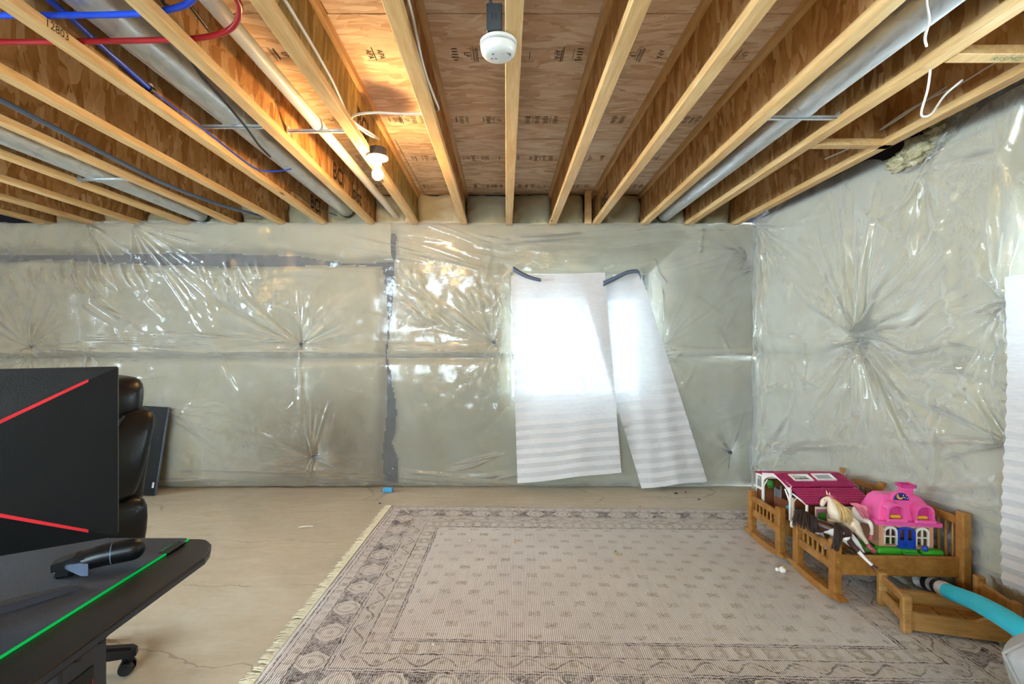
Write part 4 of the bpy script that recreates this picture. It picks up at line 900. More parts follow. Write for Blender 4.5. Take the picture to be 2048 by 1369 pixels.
MB().lathe([(.001, .10), (.03, .10), (.03, .30), (.018, .30), (.018, .43), (.001, .43)], 18).build('gas_lift', MATS['dark_metal'], ch, 40)
MB().box((0, 0, .425), (.20, .16, .03), .006).build('tilt_plate', MATS['dark_metal'], ch)
base_yaw = math.radians(20) - ch.rotation_euler[2]
for i in range(5):
    a = base_yaw + i * 2 * math.pi / 5; ca, sa = math.cos(a), math.sin(a); Q = Matrix.Rotation(a, 4, 'Z')
    b = MB(); b.M = Q; b.loft([[(x, y, z) for y, z in ((-w, z0), (w, z0), (w, z1 - .008), (w * .6, z1), (-w * .6, z1), (-w, z1 - .008))] for x, w, z0, z1 in ((.0, .045, .10, .16), (.10, .032, .085, .145), (.22, .022, .07, .115), (.305, .020, .066, .104), (.32, .012, .068, .095))]).build('base_leg', MATS['black_plastic'], ch, 30)
    b = MB(); b.M = Q @ Matrix.Translation((.30, 0, 0)); b.tube([(0, 0, .05), (0, 0, .075)], .012, 10); b.box((-.012, 0, .045), (.036, .02, .034), .008); cs = b.build('caster', MATS['black_plastic'], ch)
    for s in (-1, 1):
        b = MB(); b.M = Q @ Matrix.Translation((.30, 0, 0)); b.tube([(-.012, s * .010, .027), (-.012, s * .028, .027)], lambda q: .027 - .004 * (q > .9), 20); b.tube([(-.012, s * .028, .027), (-.012, s * .030, .027)], .014, 16); b.build('wheel', MATS['black_plastic'], cs, 40)
# ------------------------------------------------------------------ dark panel leaning on the far wall
pn = thing('black_panel', 'black flat panel with screw holes leaning on the far wall', 'panel', (-2.915, 4.10, .004)); pn.rotation_euler = (math.radians(-9), math.radians(3.5), math.radians(4))
MB().box((-.20, 0, .365), (.42, .022, .73), .003).build('board', MATS['black_matt'], pn); MB().box((.011, 0, .365), (.003, .024, .725)).build('edge_strip', MATS['cable_grey'], pn)
for z in (.66, .47, .24): MB().tube([(-.03, -.010, z), (-.03, -.0125, z)], .008, 10).build('screw_hole', MATS['ink'], pn)
MB().box((-.014, -.0115, .085), (.016, .001, .045)).build('sticker', MATS['white_print'], pn)
# ------------------------------------------------------------------ doll cradles
def cradle(loc, rotz, label):
    t = thing('doll_cradle', label, 'cradle', loc, rotz, 'wooden doll cradles'); W = MATS['cradle_wood']; L, hw = .605, .165
    for x, hp, zr0, zr1 in ((0.0, .302, .236, .272), (L, .447, .375, .415)):
        for s in (-1, 1): MB().box((x, s * hw, (.034 + hp) / 2), (.040, .048, hp - .034), .006, None, 2).build('post', W, t)
        MB().box((x, 0, (zr0 + zr1) / 2), (.024, hw * 2 - .048, zr1 - zr0), .005).build('top_rail', W, t); MB().box((x, 0, .164), (.022, hw * 2 - .048, .042), .004).build('lower_rail', W, t)
        for i in range(6):
            y = -hw + .024 + (i + .75) * (hw * 2 - .048) / 6.5
            MB().tube([(x, y, .183), (x, y, zr0 + .002)], .0065, 8).build('spindle', W, t, 40)
        n = 14; top = []; bot = []
        for i in range(n + 1):
            y = -.235 + .47 * i / n; q = (y / .235) ** 2; bot.append((y, .0005 + .026 * q)); top.append((y, .040 + .010 * q - .012 * max(0, q - .6) / .4))
        b = MB(); b.M = Matrix.Translation((x, 0, 0)) @ Matrix.Rotation(math.pi / 2, 4, 'Z'); b.prism(bot + top[::-1], -.021, .021); b.build('rocker', W, t)
    for s in (-1, 1):
        MB().box((L / 2, s * (hw - .006), .176), (L - .04, .020, .098), .004).build('side_board', W, t)
        for dz in (.15, .2): MB().tube([(0, s * (hw + .023), dz), (0, s * (hw + .0252), dz)], .006, 10).build('peg', MATS['box_wood'], t)
    for i in range(5): MB().box((.06 + i * .12, 0, .137), (.085, hw * 2 - .035, .010), .002).build('slat', W, t)
    return t
RZ = .0095
cradle((1.622, 3.065, RZ), 0, 'wooden doll cradle holding the toy stable, farther one')
cradle((1.630, 2.585, RZ), math.radians(-2.5), 'wooden doll cradle holding the pink playhouse, nearer one')
# ------------------------------------------------------------------ toy stable
plain('toy_white', '#f2efea', .4, var=.03); plain('toy_magenta', '#b3135e', .38, var=.08); plain('toy_cream', '#dfc9ae', .5); plain('toy_brown', '#7a4220', .55, var=.15); plain('toy_dark', '#221812', .7)
plain('toy_grey', '#8f8f94', .4); plain('toy_green', '#2f6d1c', .6, var=.2); plain('toy_teal', '#1fa0a8', .4); plain('toy_glass', '#aeb7c2', .15); plain('toy_pinkwall', '#9c5a72', .6)
st = thing('toy_stable', 'toy horse stable with magenta tiled roof in far cradle', 'toy stable', (1.655, 3.01, .2345))
SL = .40
MB().box((SL / 2, -.03, .006), (SL, .60, .012), .002).build('floor_plate', MATS['toy_brown'], st)
def roof_slope(name, y0, z0, y1, z1, x0, x1, rows_, cols, holes=()):
    """roof plane from ridge (y0,z0) to eave (y1,z1): board plus overlapping scalloped tiles"""
    d = Vector((0, y1 - y0, z1 - z0)); L = d.length; d.normalize(); n = Vector((0, -d.z, d.y)); n = n if n.z > 0 else -n
    b = MB(); c0 = Vector((0, y0, z0)); th = .005
    rp = MB(); V = [tuple(c0 + Vector((x, 0, 0)) + d * (L * q) + n * hh) for hh in (-th, 0) for x, q in ((x0, 0), (x1, 0), (x1, 1), (x0, 1))]
    rf = None
    if not holes:
        rf = rp.add(V, [(0, 1, 2, 3), (7, 6, 5, 4), (0, 4, 5, 1), (1, 5, 6, 2), (2, 6, 7, 3), (3, 7, 4, 0)]).build(name, MATS['toy_magenta'], st)
    else:
        xs = sorted({x0, x1} | {v for h in holes for v in h[:2]})
        for a, c in zip(xs[:-1], xs[1:]):
            hs = [h for h in holes if h[0] <= a + 1e-6 and h[1] >= c - 1e-6]
            for q0, q1 in ([(0, 1)] if not hs else [(0, hs[0][2]), (hs[0][3], 1)]):
                V = [tuple(c0 + Vector((x, 0, 0)) + d * (L * q) + n * hh) for hh in (-th, 0) for x, q in ((a, q0), (c, q0), (c, q1), (a, q1))]
                rp.add(V, [(0, 1, 2, 3), (7, 6, 5, 4), (0, 4, 5, 1), (1, 5, 6, 2), (2, 6, 7, 3), (3, 7, 4, 0)])
        rf = rp.build(name, MATS['toy_magenta'], st)
    tl = MB(); dx = (x1 - x0) / cols
    for r in range(rows_):
        for c in range(cols):
            xa = x0 + c * dx; qa, qb = r / rows_, (r + 1) / rows_; xm, qm = xa + dx / 2, (qa + qb) / 2
            if any(h[0] - dx * .4 < xm < h[1] + dx * .4 and h[2] - .03 < qm < h[3] + .03 for h in holes): continue
            p = lambda u, q, hh: tuple(c0 + Vector((xa + dx * u, 0, 0)) + d * (L * q) + n * hh)
            tl.add([p(.02, qa, .0008), p(.98, qa, .0008), p(.98, qb - .25 / rows_, .0035), p(.75, qb - .06 / rows_, .0042), p(.5, qb, .0045), p(.25, qb - .06 / rows_, .0042), p(.02, qb - .25 / rows_, .0035), p(.98, qb - .25 / rows_, .0005), p(.5, qb, .0005), p(.02, qb - .25 / rows_, .0005)],
                   [(0, 1, 2, 3, 4, 5, 6), (2, 7, 8, 4, 3), (4, 8, 9, 6, 5)])
    o = tl.build('roof_tiles', MATS['toy_magenta'], rf); o['kind'] = 'stuff'
    fr = []
    for k, h in enumerate(holes):
        b = MB(); w = .009
        q = lambda x, s_, hh: tuple(c0 + Vector((x, 0, 0)) + d * (L * s_) + n * hh)
        wq = w / L; out = [(h[0], h[2]), (h[1], h[2]), (h[1], h[3]), (h[0], h[3])]; inn = [(h[0] + w, h[2] + wq), (h[1] - w, h[2] + wq), (h[1] - w, h[3] - wq), (h[0] + w, h[3] - wq)]
        V = [q(x, s_, .007) for x, s_ in out] + [q(x, s_, .007) for x, s_ in inn] + [q(x, s_, -.004) for x, s_ in out] + [q(x, s_, -.004) for x, s_ in inn]; F = []
        for i in range(4):
            j = (i + 1) % 4; F += [(i, j, j + 4, i + 4), (i + 8, i + 12, j + 12, j + 8), (i, i + 8, j + 8, j), (i + 4, j + 4, j + 12, i + 12)]
        so = b.add(V, F).build('skylight', MATS['toy_white'], st)
        if k == 1: MB().add([q(x, s_, .001) for x, s_ in inn] + [q(x, s_, -.002) for x, s_ in inn], [(0, 1, 2, 3), (7, 6, 5, 4)]).build('pane', MATS['toy_glass'], so)
    return rf
RG, EV = .250, .212
roof_slope('main_roof', 0, RG, -.155, EV - .003, -.012, SL - .01, 8, 22, [(.06, .175, .18, .62), (.20, .315, .14, .58)])
roof_slope('far_roof', 0, RG, .165, EV, -.012, SL - .01, 6, 20)
roof_slope('lean_to_roof', -.165, .203, -.305, .158, .0, SL - .02, 7, 20)
roof_slope('porch_roof', .17, .203, .235, .193, -.01, .20, 3, 10)
# gable end: white arch
arc = [(-.150 + .30 * i / 16, .155 + .062 * math.sin(math.pi * i / 16) ** .8) for i in range(17)]
b = MB(); b.M = Matrix.Rotation(math.pi / 2, 4, 'Z'); b.prism([(-.155, .15), ] + [(a, z) for a, z in arc] + [(.155, .15), (.158, EV), (0, RG - .004), (-.158, EV)], -.008, .0); b.build('gable_arch', MATS['toy_white'], st)
for x in (.004, SL - .02):
    for y in (-.148, .150): MB().box((x, y, .105), (.012, .013, .19), .002).build('post', MATS['toy_white'], st)
for y, s in ((-.148, 1), (.150, -1)):
    MB().tube([(.002, y, .115), (.002, y + s * .05, .178)], .005, 4).build('brace', MATS['toy_white'], st)
for y in (-.17, -.298): MB().box((.008, y, .08), (.011, .012, .14), .002).build('post', MATS['toy_cream' if y > -.2 else 'toy_white'], st)
MB().tube([(.006, -.17, .17), (.006, -.30, .150)], .006, 4).build('lean_to_beam', MATS['toy_white'], st); MB().tube([(.006, -.17, .12), (.006, -.205, .158)], .0045, 4).build('brace', MATS['toy_cream'], st)
for y in (.165, .23): MB().box((.006, y, .10), (.009, .009, .18), .002).build('post', MATS['toy_white'], st)
MB().box((.004, .2, .185), (.01, .075, .012), .002).build('porch_beam', MATS['toy_white'], st); MB().box((.004, .2, .10), (.008, .066, .014), .002).build('porch_rail', MATS['toy_white'], st); MB().box((.006, .2, .05), (.008, .066, .075), .002).build('porch_panel', MATS['toy_brown'], st)
for i in range(6): MB().tube([(.005, .175 + i * .010, .105), (.005, .175 + i * .010, .15)], .0016, 6).build('bar', MATS['toy_grey'], st)
MB().box((SL - .012, -.01, .1), (.01, .30, .19), .002).build('rear_wall', MATS['toy_brown'], st); MB().box((SL / 2, .152, .09), (SL - .03, .008, .16), .002).build('far_wall', MATS['toy_brown'], st)
MB().box((SL / 2 + .02, -.296, .075), (SL - .07, .010, .13), .002).build('lean_to_wall', MATS['toy_cream'], st); MB().box((SL / 2, -.155, .075), (SL - .04, .006, .12), .002).build('inner_wall', MATS['toy_brown'], st)
w = MB(); w.box((.085, -.3025, .085), (.06, .004, .085), .002); w.build('lean_to_window', MATS['toy_pinkwall'], st); MB().box((.087, -.3045, .075), (.045, .005, .07), .01, None, 3).build('hedge', MATS['toy_green'], st)
MB().lathe([(.001, -.03), (.018, -.026), (.024, 0), (.02, .02), (.001, .028)], 12, (.02, .09, .155)).build('hanging_plant', MATS['toy_green'], st, True)
for y in (-.05, .03, .10):
    MB().box((.05, y, .085), (.006, .006, .15)).build('stall_post', MATS['toy_grey'], st)
MB().box((.05, -.01, .05), (.006, .08, .075)).build('stall_door', MATS['toy_brown'], st); MB().box((.05, .068, .045), (.006, .06, .07)).build('stall_door', MATS['toy_brown'], st)
for i in range(5): MB().tube([(.05, .046 + i * .011, .08), (.05, .046 + i * .011, .13)], .0018, 6).build('bar', MATS['toy_grey'], st)
for i in range(7): MB().tube([(.01, -.185 - i * .016, .03), (.01, -.185 - i * .016, .075)], .0018, 6).build('bar', MATS['toy_grey'], st)
MB().box((.01, -.234, .078), (.005, .12, .005)).build('bar', MATS['toy_grey'], st); MB().box((.02, -.235, .03), (.01, .10, .04)).build('feed_rack', MATS['toy_pinkwall'], st)
MB().lathe([(.001, -.012), (.011, -.005), (.012, .003), (.001, .012)], 12, (.012, -.112, .075)).build('teal_ball', MATS['toy_teal'], st, True)
# ------------------------------------------------------------------ pink playhouse
plain('hp', '#f25fa6', .35, var=.03); plain('hp_dark', '#d83f8c', .35); plain('hpeach', '#dfa27e', .42, var=.05); plain('hblue', '#1d46bd', .35); plain('hgreen', '#3fae2c', .4, var=.08); plain('hyellow', '#f0b62e', .4); plain('hcream', '#efe9d8', .4); plain('hnavy', '#1b2a78', .4)
ho = thing('playhouse', 'pink roofed toy house with blue door in near cradle', 'toy house', (2.048, 2.515, .186), math.radians(-7))
HW, HD, HZ = .128, .16, .040          # half width, depth, top of the green base
def arch(w, h, n=10, r=.45):
    pts = [(-w / 2, 0), (w / 2, 0)]
    for i in range(n + 1):
        a = math.pi * i / n; pts.append((w / 2 * math.cos(a), h - w * r + w * r * math.sin(a)))
    return pts
def at(b, x, y, z): b.M = Matrix.Translation((x, y, z)); return b
def wall_with_openings():
    b = MB(); zt = .172
    cols = [(-HW, -.105), (-.105, -.043), (-.043, .043), (.043, .105), (.105, HW)]
    for i, (a, c) in enumerate(cols):
        if i in (0, 4): segs = [(HZ, zt)]
        elif i == 2: segs = [(.146, zt)]
        else: segs = [(HZ, .060), (.150, zt)]
        for z0, z1 in segs: b.box(((a + c) / 2, .005, (z0 + z1) / 2), (c - a, .01, z1 - z0))
    return b
wall_with_openings().build('front_wall', MATS['hpeach'], ho)
for s in (-1, 1): MB().box((s * (HW - .005), HD / 2 + .005, (HZ + .172) / 2), (.01, HD - .01, .172 - HZ)).build('side_wall', MATS['hpeach'], ho)
MB().box((0, HD - .004, (HZ + .172) / 2), (HW * 2 - .02, .008, .172 - HZ)).build('rear_wall', MATS['toy_pinkwall'], ho)
for s in (-1, 1):
    fr = at(MB(), s * .074, 0, .058).ring(arch(.064, .096), arch(.050, .083), -.006, .006)
    fo = fr.build('window_frame', MATS['hcream'], ho)
    MB().box((s * .074, -.001, .105), (.006, .008, .085)).build('mullion', MATS['hcream'], fo); MB().box((s * .074, -.001, .100), (.056, .008, .006)).build('mullion', MATS['hcream'], fo)
dr = at(MB(), 0, 0, HZ + .002).ring(arch(.088, .110, 10, .3), arch(.072, .100, 10, .3), -.006, .006).build('door_frame', MATS['hblue'], ho)
for s in (-1, 1):
    MB().box((s * .0185, -.001, HZ + .022), (.035, .006, .044), .002).build('door_leaf', MATS['hblue'], ho); MB().box((s * .033, -.001, HZ + .07), (.006, .006, .052)).build('door_stile', MATS['hblue'], ho); MB().box((s * .004, -.001, HZ + .07), (.008, .006, .055)).build('door_stile', MATS['hblue'], ho)
MB().box((0, -.003, HZ + .034), (.02, .006, .014), .002).build('mail_slot', MATS['hblue'], ho)
# green base with hedges and steps
b = MB(); b.box((0, HD / 2 - .02, .012), (HW * 2 + .05, HD + .075, .024), .007, None, 2); b.build('garden_base', MATS['hgreen'], ho)
for x, w in ((-.098, .115), (.105, .095)):
    b = MB(); b.box((x, -.022, .036), (w, .042, .034), .012, None, 3); o = b.build('hedge', MATS['hgreen'], ho, 60)
MB().box((0, -.03, .028), (.075, .05, .014), .003).build('step', MATS['hgreen'], ho); MB().box((0, -.012, .036), (.075, .03, .014), .003).build('step', MATS['hgreen'], ho)
MB().box((-HW - .03, .06, .02), (.05, .12, .03), .012, None, 3).build('hedge', MATS['hgreen'], ho, 60)
MB().lathe([(.001, 0), (.012, 0), (.013, .01), (.010, .022), (.001, .024)], 12, (.062, -.04, .05)).build('blue_bush', MATS['hblue'], ho, True)
# mansard roof
EZ = .172
e0 = [(-HW - .022, -.028), (HW + .022, -.028), (HW + .022, HD + .018), (-HW - .022, HD + .018)]
def rect(k, dx, dy0, dy1, z): return [(-HW + dx, dy0, z), (HW - dx, dy0, z), (HW - dx, HD - dy1, z), (-HW + dx, HD - dy1, z)]
MB().loft([[p + (EZ - .008,) for p in e0], [p + (EZ + .012,) for p in e0]]).build('eave_band', MATS['hp'], ho)
b = MB(); A = rect(0, -.012, -.016, -.010, EZ + .011); Bq = rect(0, .022, .022, .02, .275); Cq = rect(0, .040, .045, .04, .300)
b.loft([A, Bq, Cq]); rf = b.build('roof', MATS['hp'], ho); md = rf.modifiers.new('b', 'BEVEL'); md.width = .006; md.segments = 2
for s in (-1, 1):
    x = s * .066
    o = at(MB(), x, 0, EZ + .018).ring(arch(.088, .088), arch(.068, .076), -.036, .03).build('dormer', MATS['hp'], ho)
    at(MB(), x, 0, EZ + .018).prism(arch(.068, .076), -.008, -.004).build('dormer_recess', MATS['hp_dark'], ho)
    MB().box((x, -.036, EZ + .020), (.096, .018, .018), .005, None, 2).build('window_box', MATS['hp'], ho)
    MB().box((x + s * -.004, -.018, EZ + .036), (.052, .018, .018), .008, None, 3).build('yellow_bedding', MATS['hyellow'], ho, 60)
semi = [(.046 * math.cos(math.pi * i / 16), .046 * math.sin(math.pi * i / 16)) for i in range(17)]
at(MB(), -.012, .02, .280).prism([(x * 1.0, z) for x, z in semi], -.002, .014).build('sign_board', MATS['hp'], ho)
at(MB(), -.012, .02, .280).prism([(x * .78, z * .82 + .002) for x, z in semi], -.0045, -.001).build('sign_night_sky', MATS['hnavy'], ho)
moon = [(.016 * math.cos(a), .016 * math.sin(a)) for a in np.linspace(math.pi * .8, math.pi * 1.95, 9)] + [(.004 + .0125 * math.cos(a), .005 + .0125 * math.sin(a)) for a in np.linspace(math.pi * 1.9, math.pi * .85, 9)]
at(MB(), -.018, .02, .302).prism(moon, -.0058, -.0044).build('sign_moon', MATS['hyellow'], ho)
for x, z in ((.004, .296), (.012, .306), (-.002, .308), (.016, .292)): at(MB(), x, .02, z).prism([(.003 * math.cos(a), .003 * math.sin(a)) for a in np.linspace(0, 6.283, 6)[:-1]], -.0056, -.0044).build('sign_star', MATS['hcream'], ho)
MB().box((.052, .085, .315), (.05, .045, .05), .003).build('chimney', MATS['hp'], ho); 
for c, d in (((.052, .060, .342), (.07, .008, .018)), ((.052, .110, .342), (.07, .008, .018)), ((.021, .085, .342), (.008, .058, .018)), ((.083, .085, .342), (.008, .058, .018))): MB().box(c, d, .002).build('chimney_rim', MATS['hp_dark'], ho)
# ------------------------------------------------------------------ toy horses
def m_pinto():
    t = NT('pinto_coat'); v = t.n('ShaderNodeTexCoord').outputs['Object']; nz = t.noise(v, 13, 1, .4)
    f = t.ramp(nz, [(.50, (0, 0, 0, 1)), (.515, (1, 1, 1, 1))]); MATS['pinto'] = t.done(t.bsdf(t.mix(f, srgb('#e6e0dc'), srgb('#3b2018')), .32))
m_pinto(); plain('horse_cream', '#ecd9c0', .35, var=.05); plain('horse_white', '#efe3d8', .35, var=.04); plain('coat_brown', '#3d2116', .3, var=.1); plain('hair_brown', '#2f1a12', .55, var=.25, vscale=60); plain('hair_blond', '#dcb877', .5, var=.2, vscale=60); plain('hair_pink', '#e77c93', .55, var=.2, vscale=60); plain('hoof_pink', '#c9546a', .4); plain('hoof_brown', '#4a2a20', .4)
def skin(name, verts, edges, rad, mat, parent, lv=2):
    me = bpy.data.meshes.new(name); me.from_pydata([tuple(v) for v in verts], edges, []); o = bpy.data.objects.new(name, me); COL.objects.link(o); o.parent = parent
    me.materials.append(mat); m = o.modifiers.new('skin', 'SKIN'); m.use_smooth_shade = True
    sv = me.skin_vertices[0].data
    for i, r in enumerate(rad):
        rr = r if isinstance(r, tuple) else (r, r); sv[i].radius = rr; sv[i].use_root = (i == 0)
    s = o.modifiers.new('sub', 'SUBSURF'); s.levels = lv; s.render_levels = lv; return o
def hair(name, parent, mat, roots, tips, n, r, seed, bend=(0, 0, -.02), jit=.008):
    rg = random.Random(seed); b = MB()
    for i in range(n):
        q = (i + rg.random()) / n; k = q * (len(roots) - 1); a = min(int(k), len(roots) - 2); f_ = k - a
        p0 = Vector(roots[a]).lerp(Vector(roots[a + 1]), f_); p1 = Vector(tips[a]).lerp(Vector(tips[a + 1]), f_)
        J = lambda s=1: Vector((rg.uniform(-jit, jit), rg.uniform(-jit, jit), rg.uniform(-jit, jit))) * s
        p0 += J(.4); p1 += J(1.3); mid = p0.lerp(p1, .5) - Vector(bend) + J(); 
        b.tube(smooth_path([p0, mid, p1], 4), lambda t, w=r * rg.uniform(.6, 1.1): w * (1 - .75 * t ** 2) * (.5 + min(.5, t * 4)), 5, True, .7)
    return b.build(name, MATS[mat], parent, True)
def horse(label, mat, hoofmat, J, group='toy horses'):
    """J: joints in room coordinates: rump, back, withers, neck, poll, nose and four legs of (hip, knee, fetlock, hoof)"""
    base = J['withers'].copy(); t = thing('toy_horse', label, 'toy horse', base, 0, group); L = lambda p: Vector(p) - base
    v = [L(J['withers']), L(J['back']), L(J['rump']), L(J['tailset']), L(J['neck']), L(J['poll']), L(J['face']), L(J['nose'])]
    e = [(0, 1), (1, 2), (2, 3), (0, 4), (4, 5), (5, 6), (6, 7)]; r = [.034, .030, .035, .016, .024, .020, .017, .010]
    for k, leg in enumerate(J['legs']):
        i0 = len(v); root = 2 if k < 2 else 0
        pts = [L(p) for p in leg]; rr = (.021, .012, .0075, .0085)
        v += pts; r += list(rr[:len(pts)]); e += [(root, i0)] + [(i0 + m, i0 + m + 1) for m in range(len(pts) - 1)]
        d = (pts[-1] - pts[-2]).normalized(); MB().tube([pts[-1] - d * .004, pts[-1] + d * .010, pts[-1] + d * .018], lambda q: .0095 + .004 * q, 12).build('hoof', MATS[hoofmat], t, 40)
    skin('body', v, e, r, MATS[mat], t, 2)
    p, n0 = L(J['poll']), (L(J['nose']) - L(J['poll'])).normalized()
    for s in (-1, 1):
        q = p + Vector((0, s * .010, .012)); MB().tube([q, q + Vector((-.004, s * .003, .012)), q + Vector((-.007, s * .004, .024))], lambda k: .006 * (1 - .8 * k), 6).build('ear', MATS[mat], t, True)
        fc = L(J['face']); MB().lathe([(.0005, -.003), (.003, 0), (.0005, .003)], 8, tuple(fc + Vector((-.004, s * .0155, .006)))).build('eye', MATS['ink'], t, True)
    return t, L
Hh = lambda px, py, Y: P(px, py, Y)
J1 = dict(withers=Hh(1628, 1047, 2.585), back=Hh(1650, 1054, 2.54), rump=Hh(1683, 1067, 2.47), tailset=Hh(1692, 1062, 2.45), neck=Hh(1612, 1040, 2.62), poll=Hh(1594, 1033, 2.66), face=Hh(1587, 1042, 2.66), nose=Hh(1583, 1056, 2.66),
          legs=[(Hh(1694, 1080, 2.44), Hh(1712, 1099, 2.40), Hh(1733, 1121, 2.36), Hh(1746, 1133, 2.34)), (Hh(1702, 1075, 2.48), Hh(1719, 1092, 2.45), Hh(1731, 1108, 2.44), Hh(1737, 1113, 2.44)),
                (Hh(1645, 1078, 2.585), Hh(1665, 1098, 2.56), Hh(1690, 1110, 2.52), Hh(1704, 1113, 2.50)), (Hh(1640, 1080, 2.60), Hh(1655, 1100, 2.60), Hh(1672, 1112, 2.58), Hh(1680, 1114, 2.56))])
t1, L1 = horse('brown and white toy horse draped over the near cradle end', 'pinto', 'hoof_brown', J1)
hair('mane', t1, 'hair_brown', [L1(Hh(1590, 1020, 2.66)), L1(Hh(1605, 1020, 2.63)), L1(Hh(1620, 1028, 2.60)), L1(Hh(1632, 1036, 2.57))], [L1(Hh(1584, 1052, 2.60)), L1(Hh(1598, 1052, 2.58)), L1(Hh(1622, 1062, 2.55)), L1(Hh(1634, 1066, 2.53))], 60, .006, 1, (0, .0, -.012), .007)
hair('tail', t1, 'hair_brown', [L1(Hh(1670, 1046, 2.44)), L1(Hh(1682, 1052, 2.43))], [L1(Hh(1662, 1098, 2.40)), L1(Hh(1678, 1102, 2.39))], 34, .006, 2, (.0, .012, -.006), .006)
bm = bmesh.new(); bmesh.ops.create_uvsphere(bm, u_segments=18, v_segments=12, radius=1)
for v in bm.verts: v.co = Vector((v.co.x * .040, v.co.y * .040, v.co.z * .036)) + L1(Hh(1685, 1066, 2.468))
me = bpy.data.meshes.new('brown_patch'); bm.to_mesh(me); bm.free(); link('brown_patch', me, MATS['coat_brown'], t1, True)
J2 = dict(withers=Hh(1672, 1026, 2.63), back=Hh(1690, 1036, 2.60), rump=Hh(1706, 1048, 2.55), tailset=Hh(1712, 1044, 2.53), neck=Hh(1663, 1008, 2.66), poll=Hh(1658, 996, 2.68), face=Hh(1647, 1001, 2.68), nose=Hh(1643, 1014, 2.68),
          legs=[(Hh(1714, 1062, 2.52), Hh(1724, 1074, 2.50), Hh(1731, 1084, 2.485), Hh(1735, 1090, 2.48)), (Hh(1718, 1066, 2.54), Hh(1729, 1081, 2.52), Hh(1739, 1093, 2.50), Hh(1743, 1098, 2.50)),
                (Hh(1664, 1045, 2.64), Hh(1662, 1060, 2.66), Hh(1664, 1080, 2.66), Hh(1666, 1092, 2.66)), (Hh(1668, 1046, 2.68), Hh(1670, 1062, 2.70), Hh(1672, 1080, 2.70), Hh(1674, 1092, 2.70))])
t2, L2 = horse('cream toy horse with long blond mane, head raised to the left', 'horse_cream', 'hoof_pink', J2)
hair('mane', t2, 'hair_blond', [L2(Hh(1664, 998, 2.63)), L2(Hh(1672, 1002, 2.61)), L2(Hh(1680, 1010, 2.59))], [L2(Hh(1680, 1042, 2.56)), L2(Hh(1696, 1048, 2.54)), L2(Hh(1706, 1044, 2.53))], 44, .005, 3, (.0, .016, -.012), .006)
hair('forelock', t2, 'hair_pink', [L2(Hh(1656, 990, 2.68)), L2(Hh(1664, 992, 2.67))], [L2(Hh(1664, 996, 2.65)), L2(Hh(1672, 1002, 2.64))], 14, .004, 4, (0, 0, -.006), .004)
J3 = dict(withers=Hh(1738, 1022, 2.66), back=Hh(1727, 1020, 2.65), rump=Hh(1712, 1024, 2.63), tailset=Hh(1706, 1016, 2.62), neck=Hh(1742, 1030, 2.70), poll=Hh(1744, 1040, 2.72), face=Hh(1744, 1048, 2.72), nose=Hh(1744, 1056, 2.72),
          legs=[(Hh(1718, 1036, 2.60), Hh(1741, 1046, 2.53), Hh(1744, 1062, 2.52), Hh(1742, 1072, 2.52)), (Hh(1712, 1042, 2.64), Hh(1715, 1058, 2.66), Hh(1717, 1076, 2.66), Hh(1718, 1088, 2.66)), (Hh(1736, 1045, 2.68), Hh(1735, 1062, 2.68), Hh(1734, 1080, 2.68), Hh(1734, 1088, 2.68))])
t3, L3 = horse('white toy horse with pink tail beside the pink house', 'horse_white', 'hoof_pink', J3)
hair('tail', t3, 'hair_pink', [L3(Hh(1701, 1008, 2.60)), L3(Hh(1708, 1008, 2.59))], [L3(Hh(1733, 1042, 2.55)), L3(Hh(1739, 1034, 2.555))], 30, .005, 5, (.0, .0, -.018), .006)
# ------------------------------------------------------------------ small white toy on the rug
du = thing('toy_bird', 'small white toy with yellow beak by the cradle rocker', 'toy', (1.535, 2.72, RZ))
MB().lathe([(.001, 0), (.014, .002), (.020, .012), (.018, .022), (.009, .03), (.001, .032)], 16).build('body', MATS['toy_white'], du, True); MB().lathe([(.001, -.011), (.009, -.006), (.011, 0), (.008, .008), (.001, .011)], 14, (-.028, .004, .014)).build('head', MATS['toy_white'], du, True)
MB().lathe([(.001, 0), (.008, .002), (.006, .006), (.001, .008)], 10, (.004, -.012, .026)).build('beak', MATS['hyellow'], du, True)
# ------------------------------------------------------------------ trundle box on the floor
tx = thing('toy_trundle', 'low wooden doll bed box on the rug in front of near cradle', 'doll bed', (1.763, 2.165, RZ), math.atan2(-.095, .337)); BL, BD = .385, .228; W = MATS['box_wood']
for x, y, h in ((0, 0, .160), (0, BD, .160), (BL, 0, .185), (BL, BD, .190)): MB().box((x, y, h / 2), (.036, .036, h), .006, None, 2).build('post', W, tx)
for x, z0, z1 in ((0, .118, .150), (0, .03, .075), (BL, .05, .172)): MB().box((x, BD / 2, (z0 + z1) / 2), (.018, BD - .034, z1 - z0), .004).build('end_rail', W, tx)
for y in (0, BD):
    prof = [(.018, .012), (BL - .018, .012), (BL - .018, .105), (.30, .105), (.285, .102), (.268, .092), (.255, .085), (.245, .082), (.05, .088), (.018, .094)]
    at(MB(), 0, y, 0).prism(prof, -.009, .009).build('side_board', W, tx)
for i in range(4): MB().box((.05 + i * .095, BD / 2, .022), (.088, BD - .02, .008), .002).build('bottom_slat', W, tx)
for z in (.055, .13): MB().tube([(0, -.018, z), (0, -.0195, z)], .005, 10).build('peg', MATS['cradle_wood'], tx)
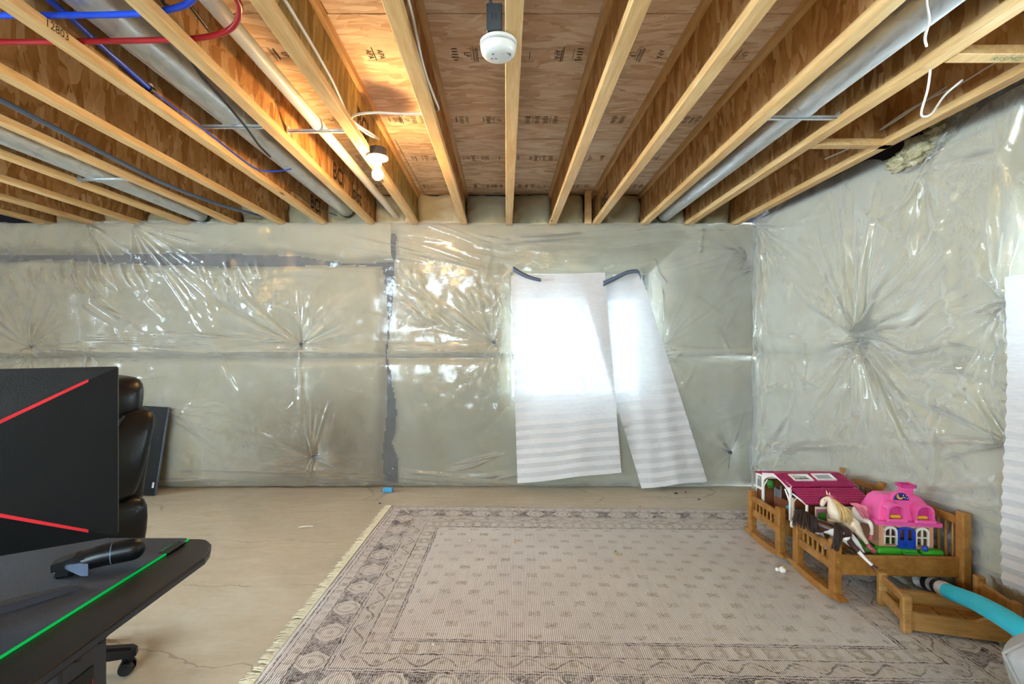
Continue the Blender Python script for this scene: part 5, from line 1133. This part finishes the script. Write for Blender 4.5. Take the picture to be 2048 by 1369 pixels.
# ------------------------------------------------------------------ pool noodle
pts = [P(1838, 1160, 2.50), P(1872, 1172, 2.40), P(1905, 1187, 2.22), P(1950, 1205, 1.98), P(2000, 1232, 1.74), P(2048, 1262, 1.58), P(2110, 1294, 1.47), P(2200, 1335, 1.40)]
nd = thing('pool_noodle', 'turquoise foam tube with black and white striped end', 'foam tube', pts[0]); pp = [p - pts[0] for p in smooth_path(pts, 10)]
plain('foam_teal', '#2cc4de', .75, var=.06, bump=.25, bscale=120); plain('tape_white', '#d9d9dd', .5); plain('tape_black', '#15151a', .5)
R_ = .034; cuts = [0, 4, 8, 11, 14, 18, len(pp) - 1]; cols = ['tape_white', 'tape_black', 'tape_white', 'tape_black', 'tape_white', 'foam_teal']
for a, c, m in zip(cuts[:-1], cuts[1:], cols): MB().tube(pp[a:c + 1], R_ if m == 'foam_teal' else R_ + .0006, 24).build('foam' if m == 'foam_teal' else 'tape_band', MATS[m], nd, 40)
# ------------------------------------------------------------------ white cushion at the right edge
def cushion_bag():
    n = 34; u = np.linspace(-1, 1, n); A, C = np.meshgrid(u, u)
    e = np.maximum(np.abs(A), np.abs(C)); pro = (1 - np.clip(np.abs(A), 0, 1) ** 4) ** .5 * (1 - np.clip(np.abs(C), 0, 1) ** 4) ** .5
    pinch = 1 - .10 * (1 - np.abs(A)) * 0; x = A * .27 * (1 - .10 * (1 - C ** 2) * 0 - .08 * (1 - np.abs(C)) * np.abs(A)); z = C * .25 * (1 - .08 * (1 - np.abs(A)) * np.abs(C))
    wr = .010 * fbm(A, C, 2.5, 31) + .004 * np.sin(A * 14 + C * 5)
    th = .085 * pro; me = []
    fr = np.stack([x, -(th + wr * pro), z], -1); bk = np.stack([x, th + wr * pro, z], -1)
    t = thing('white_cushion', 'pale grey fabric cushion at the lower right picture corner', 'cushion', (1.655, 1.33, .345)); t.rotation_euler = (0, math.radians(-24), math.radians(6))
    link('front_panel', grid_mesh('front_panel', fr), MATS['cushion'], t, True); link('rear_panel', grid_mesh('rear_panel', bk), MATS['cushion'], t, True)
    edge = [(x[0, i], 0, z[0, i]) for i in range(n)] + [(x[i, -1], 0, z[i, -1]) for i in range(1, n)] + [(x[-1, i], 0, z[-1, i]) for i in range(n - 2, -1, -1)] + [(x[i, 0], 0, z[i, 0]) for i in range(n - 2, -1, -1)]
    MB().tube(edge, .0045, 6, False).build('piping', MATS['cushion'], t, True)
plain('cushion', '#a19f9d', .8, var=.05, bump=.2, bscale=400)
cushion_bag()
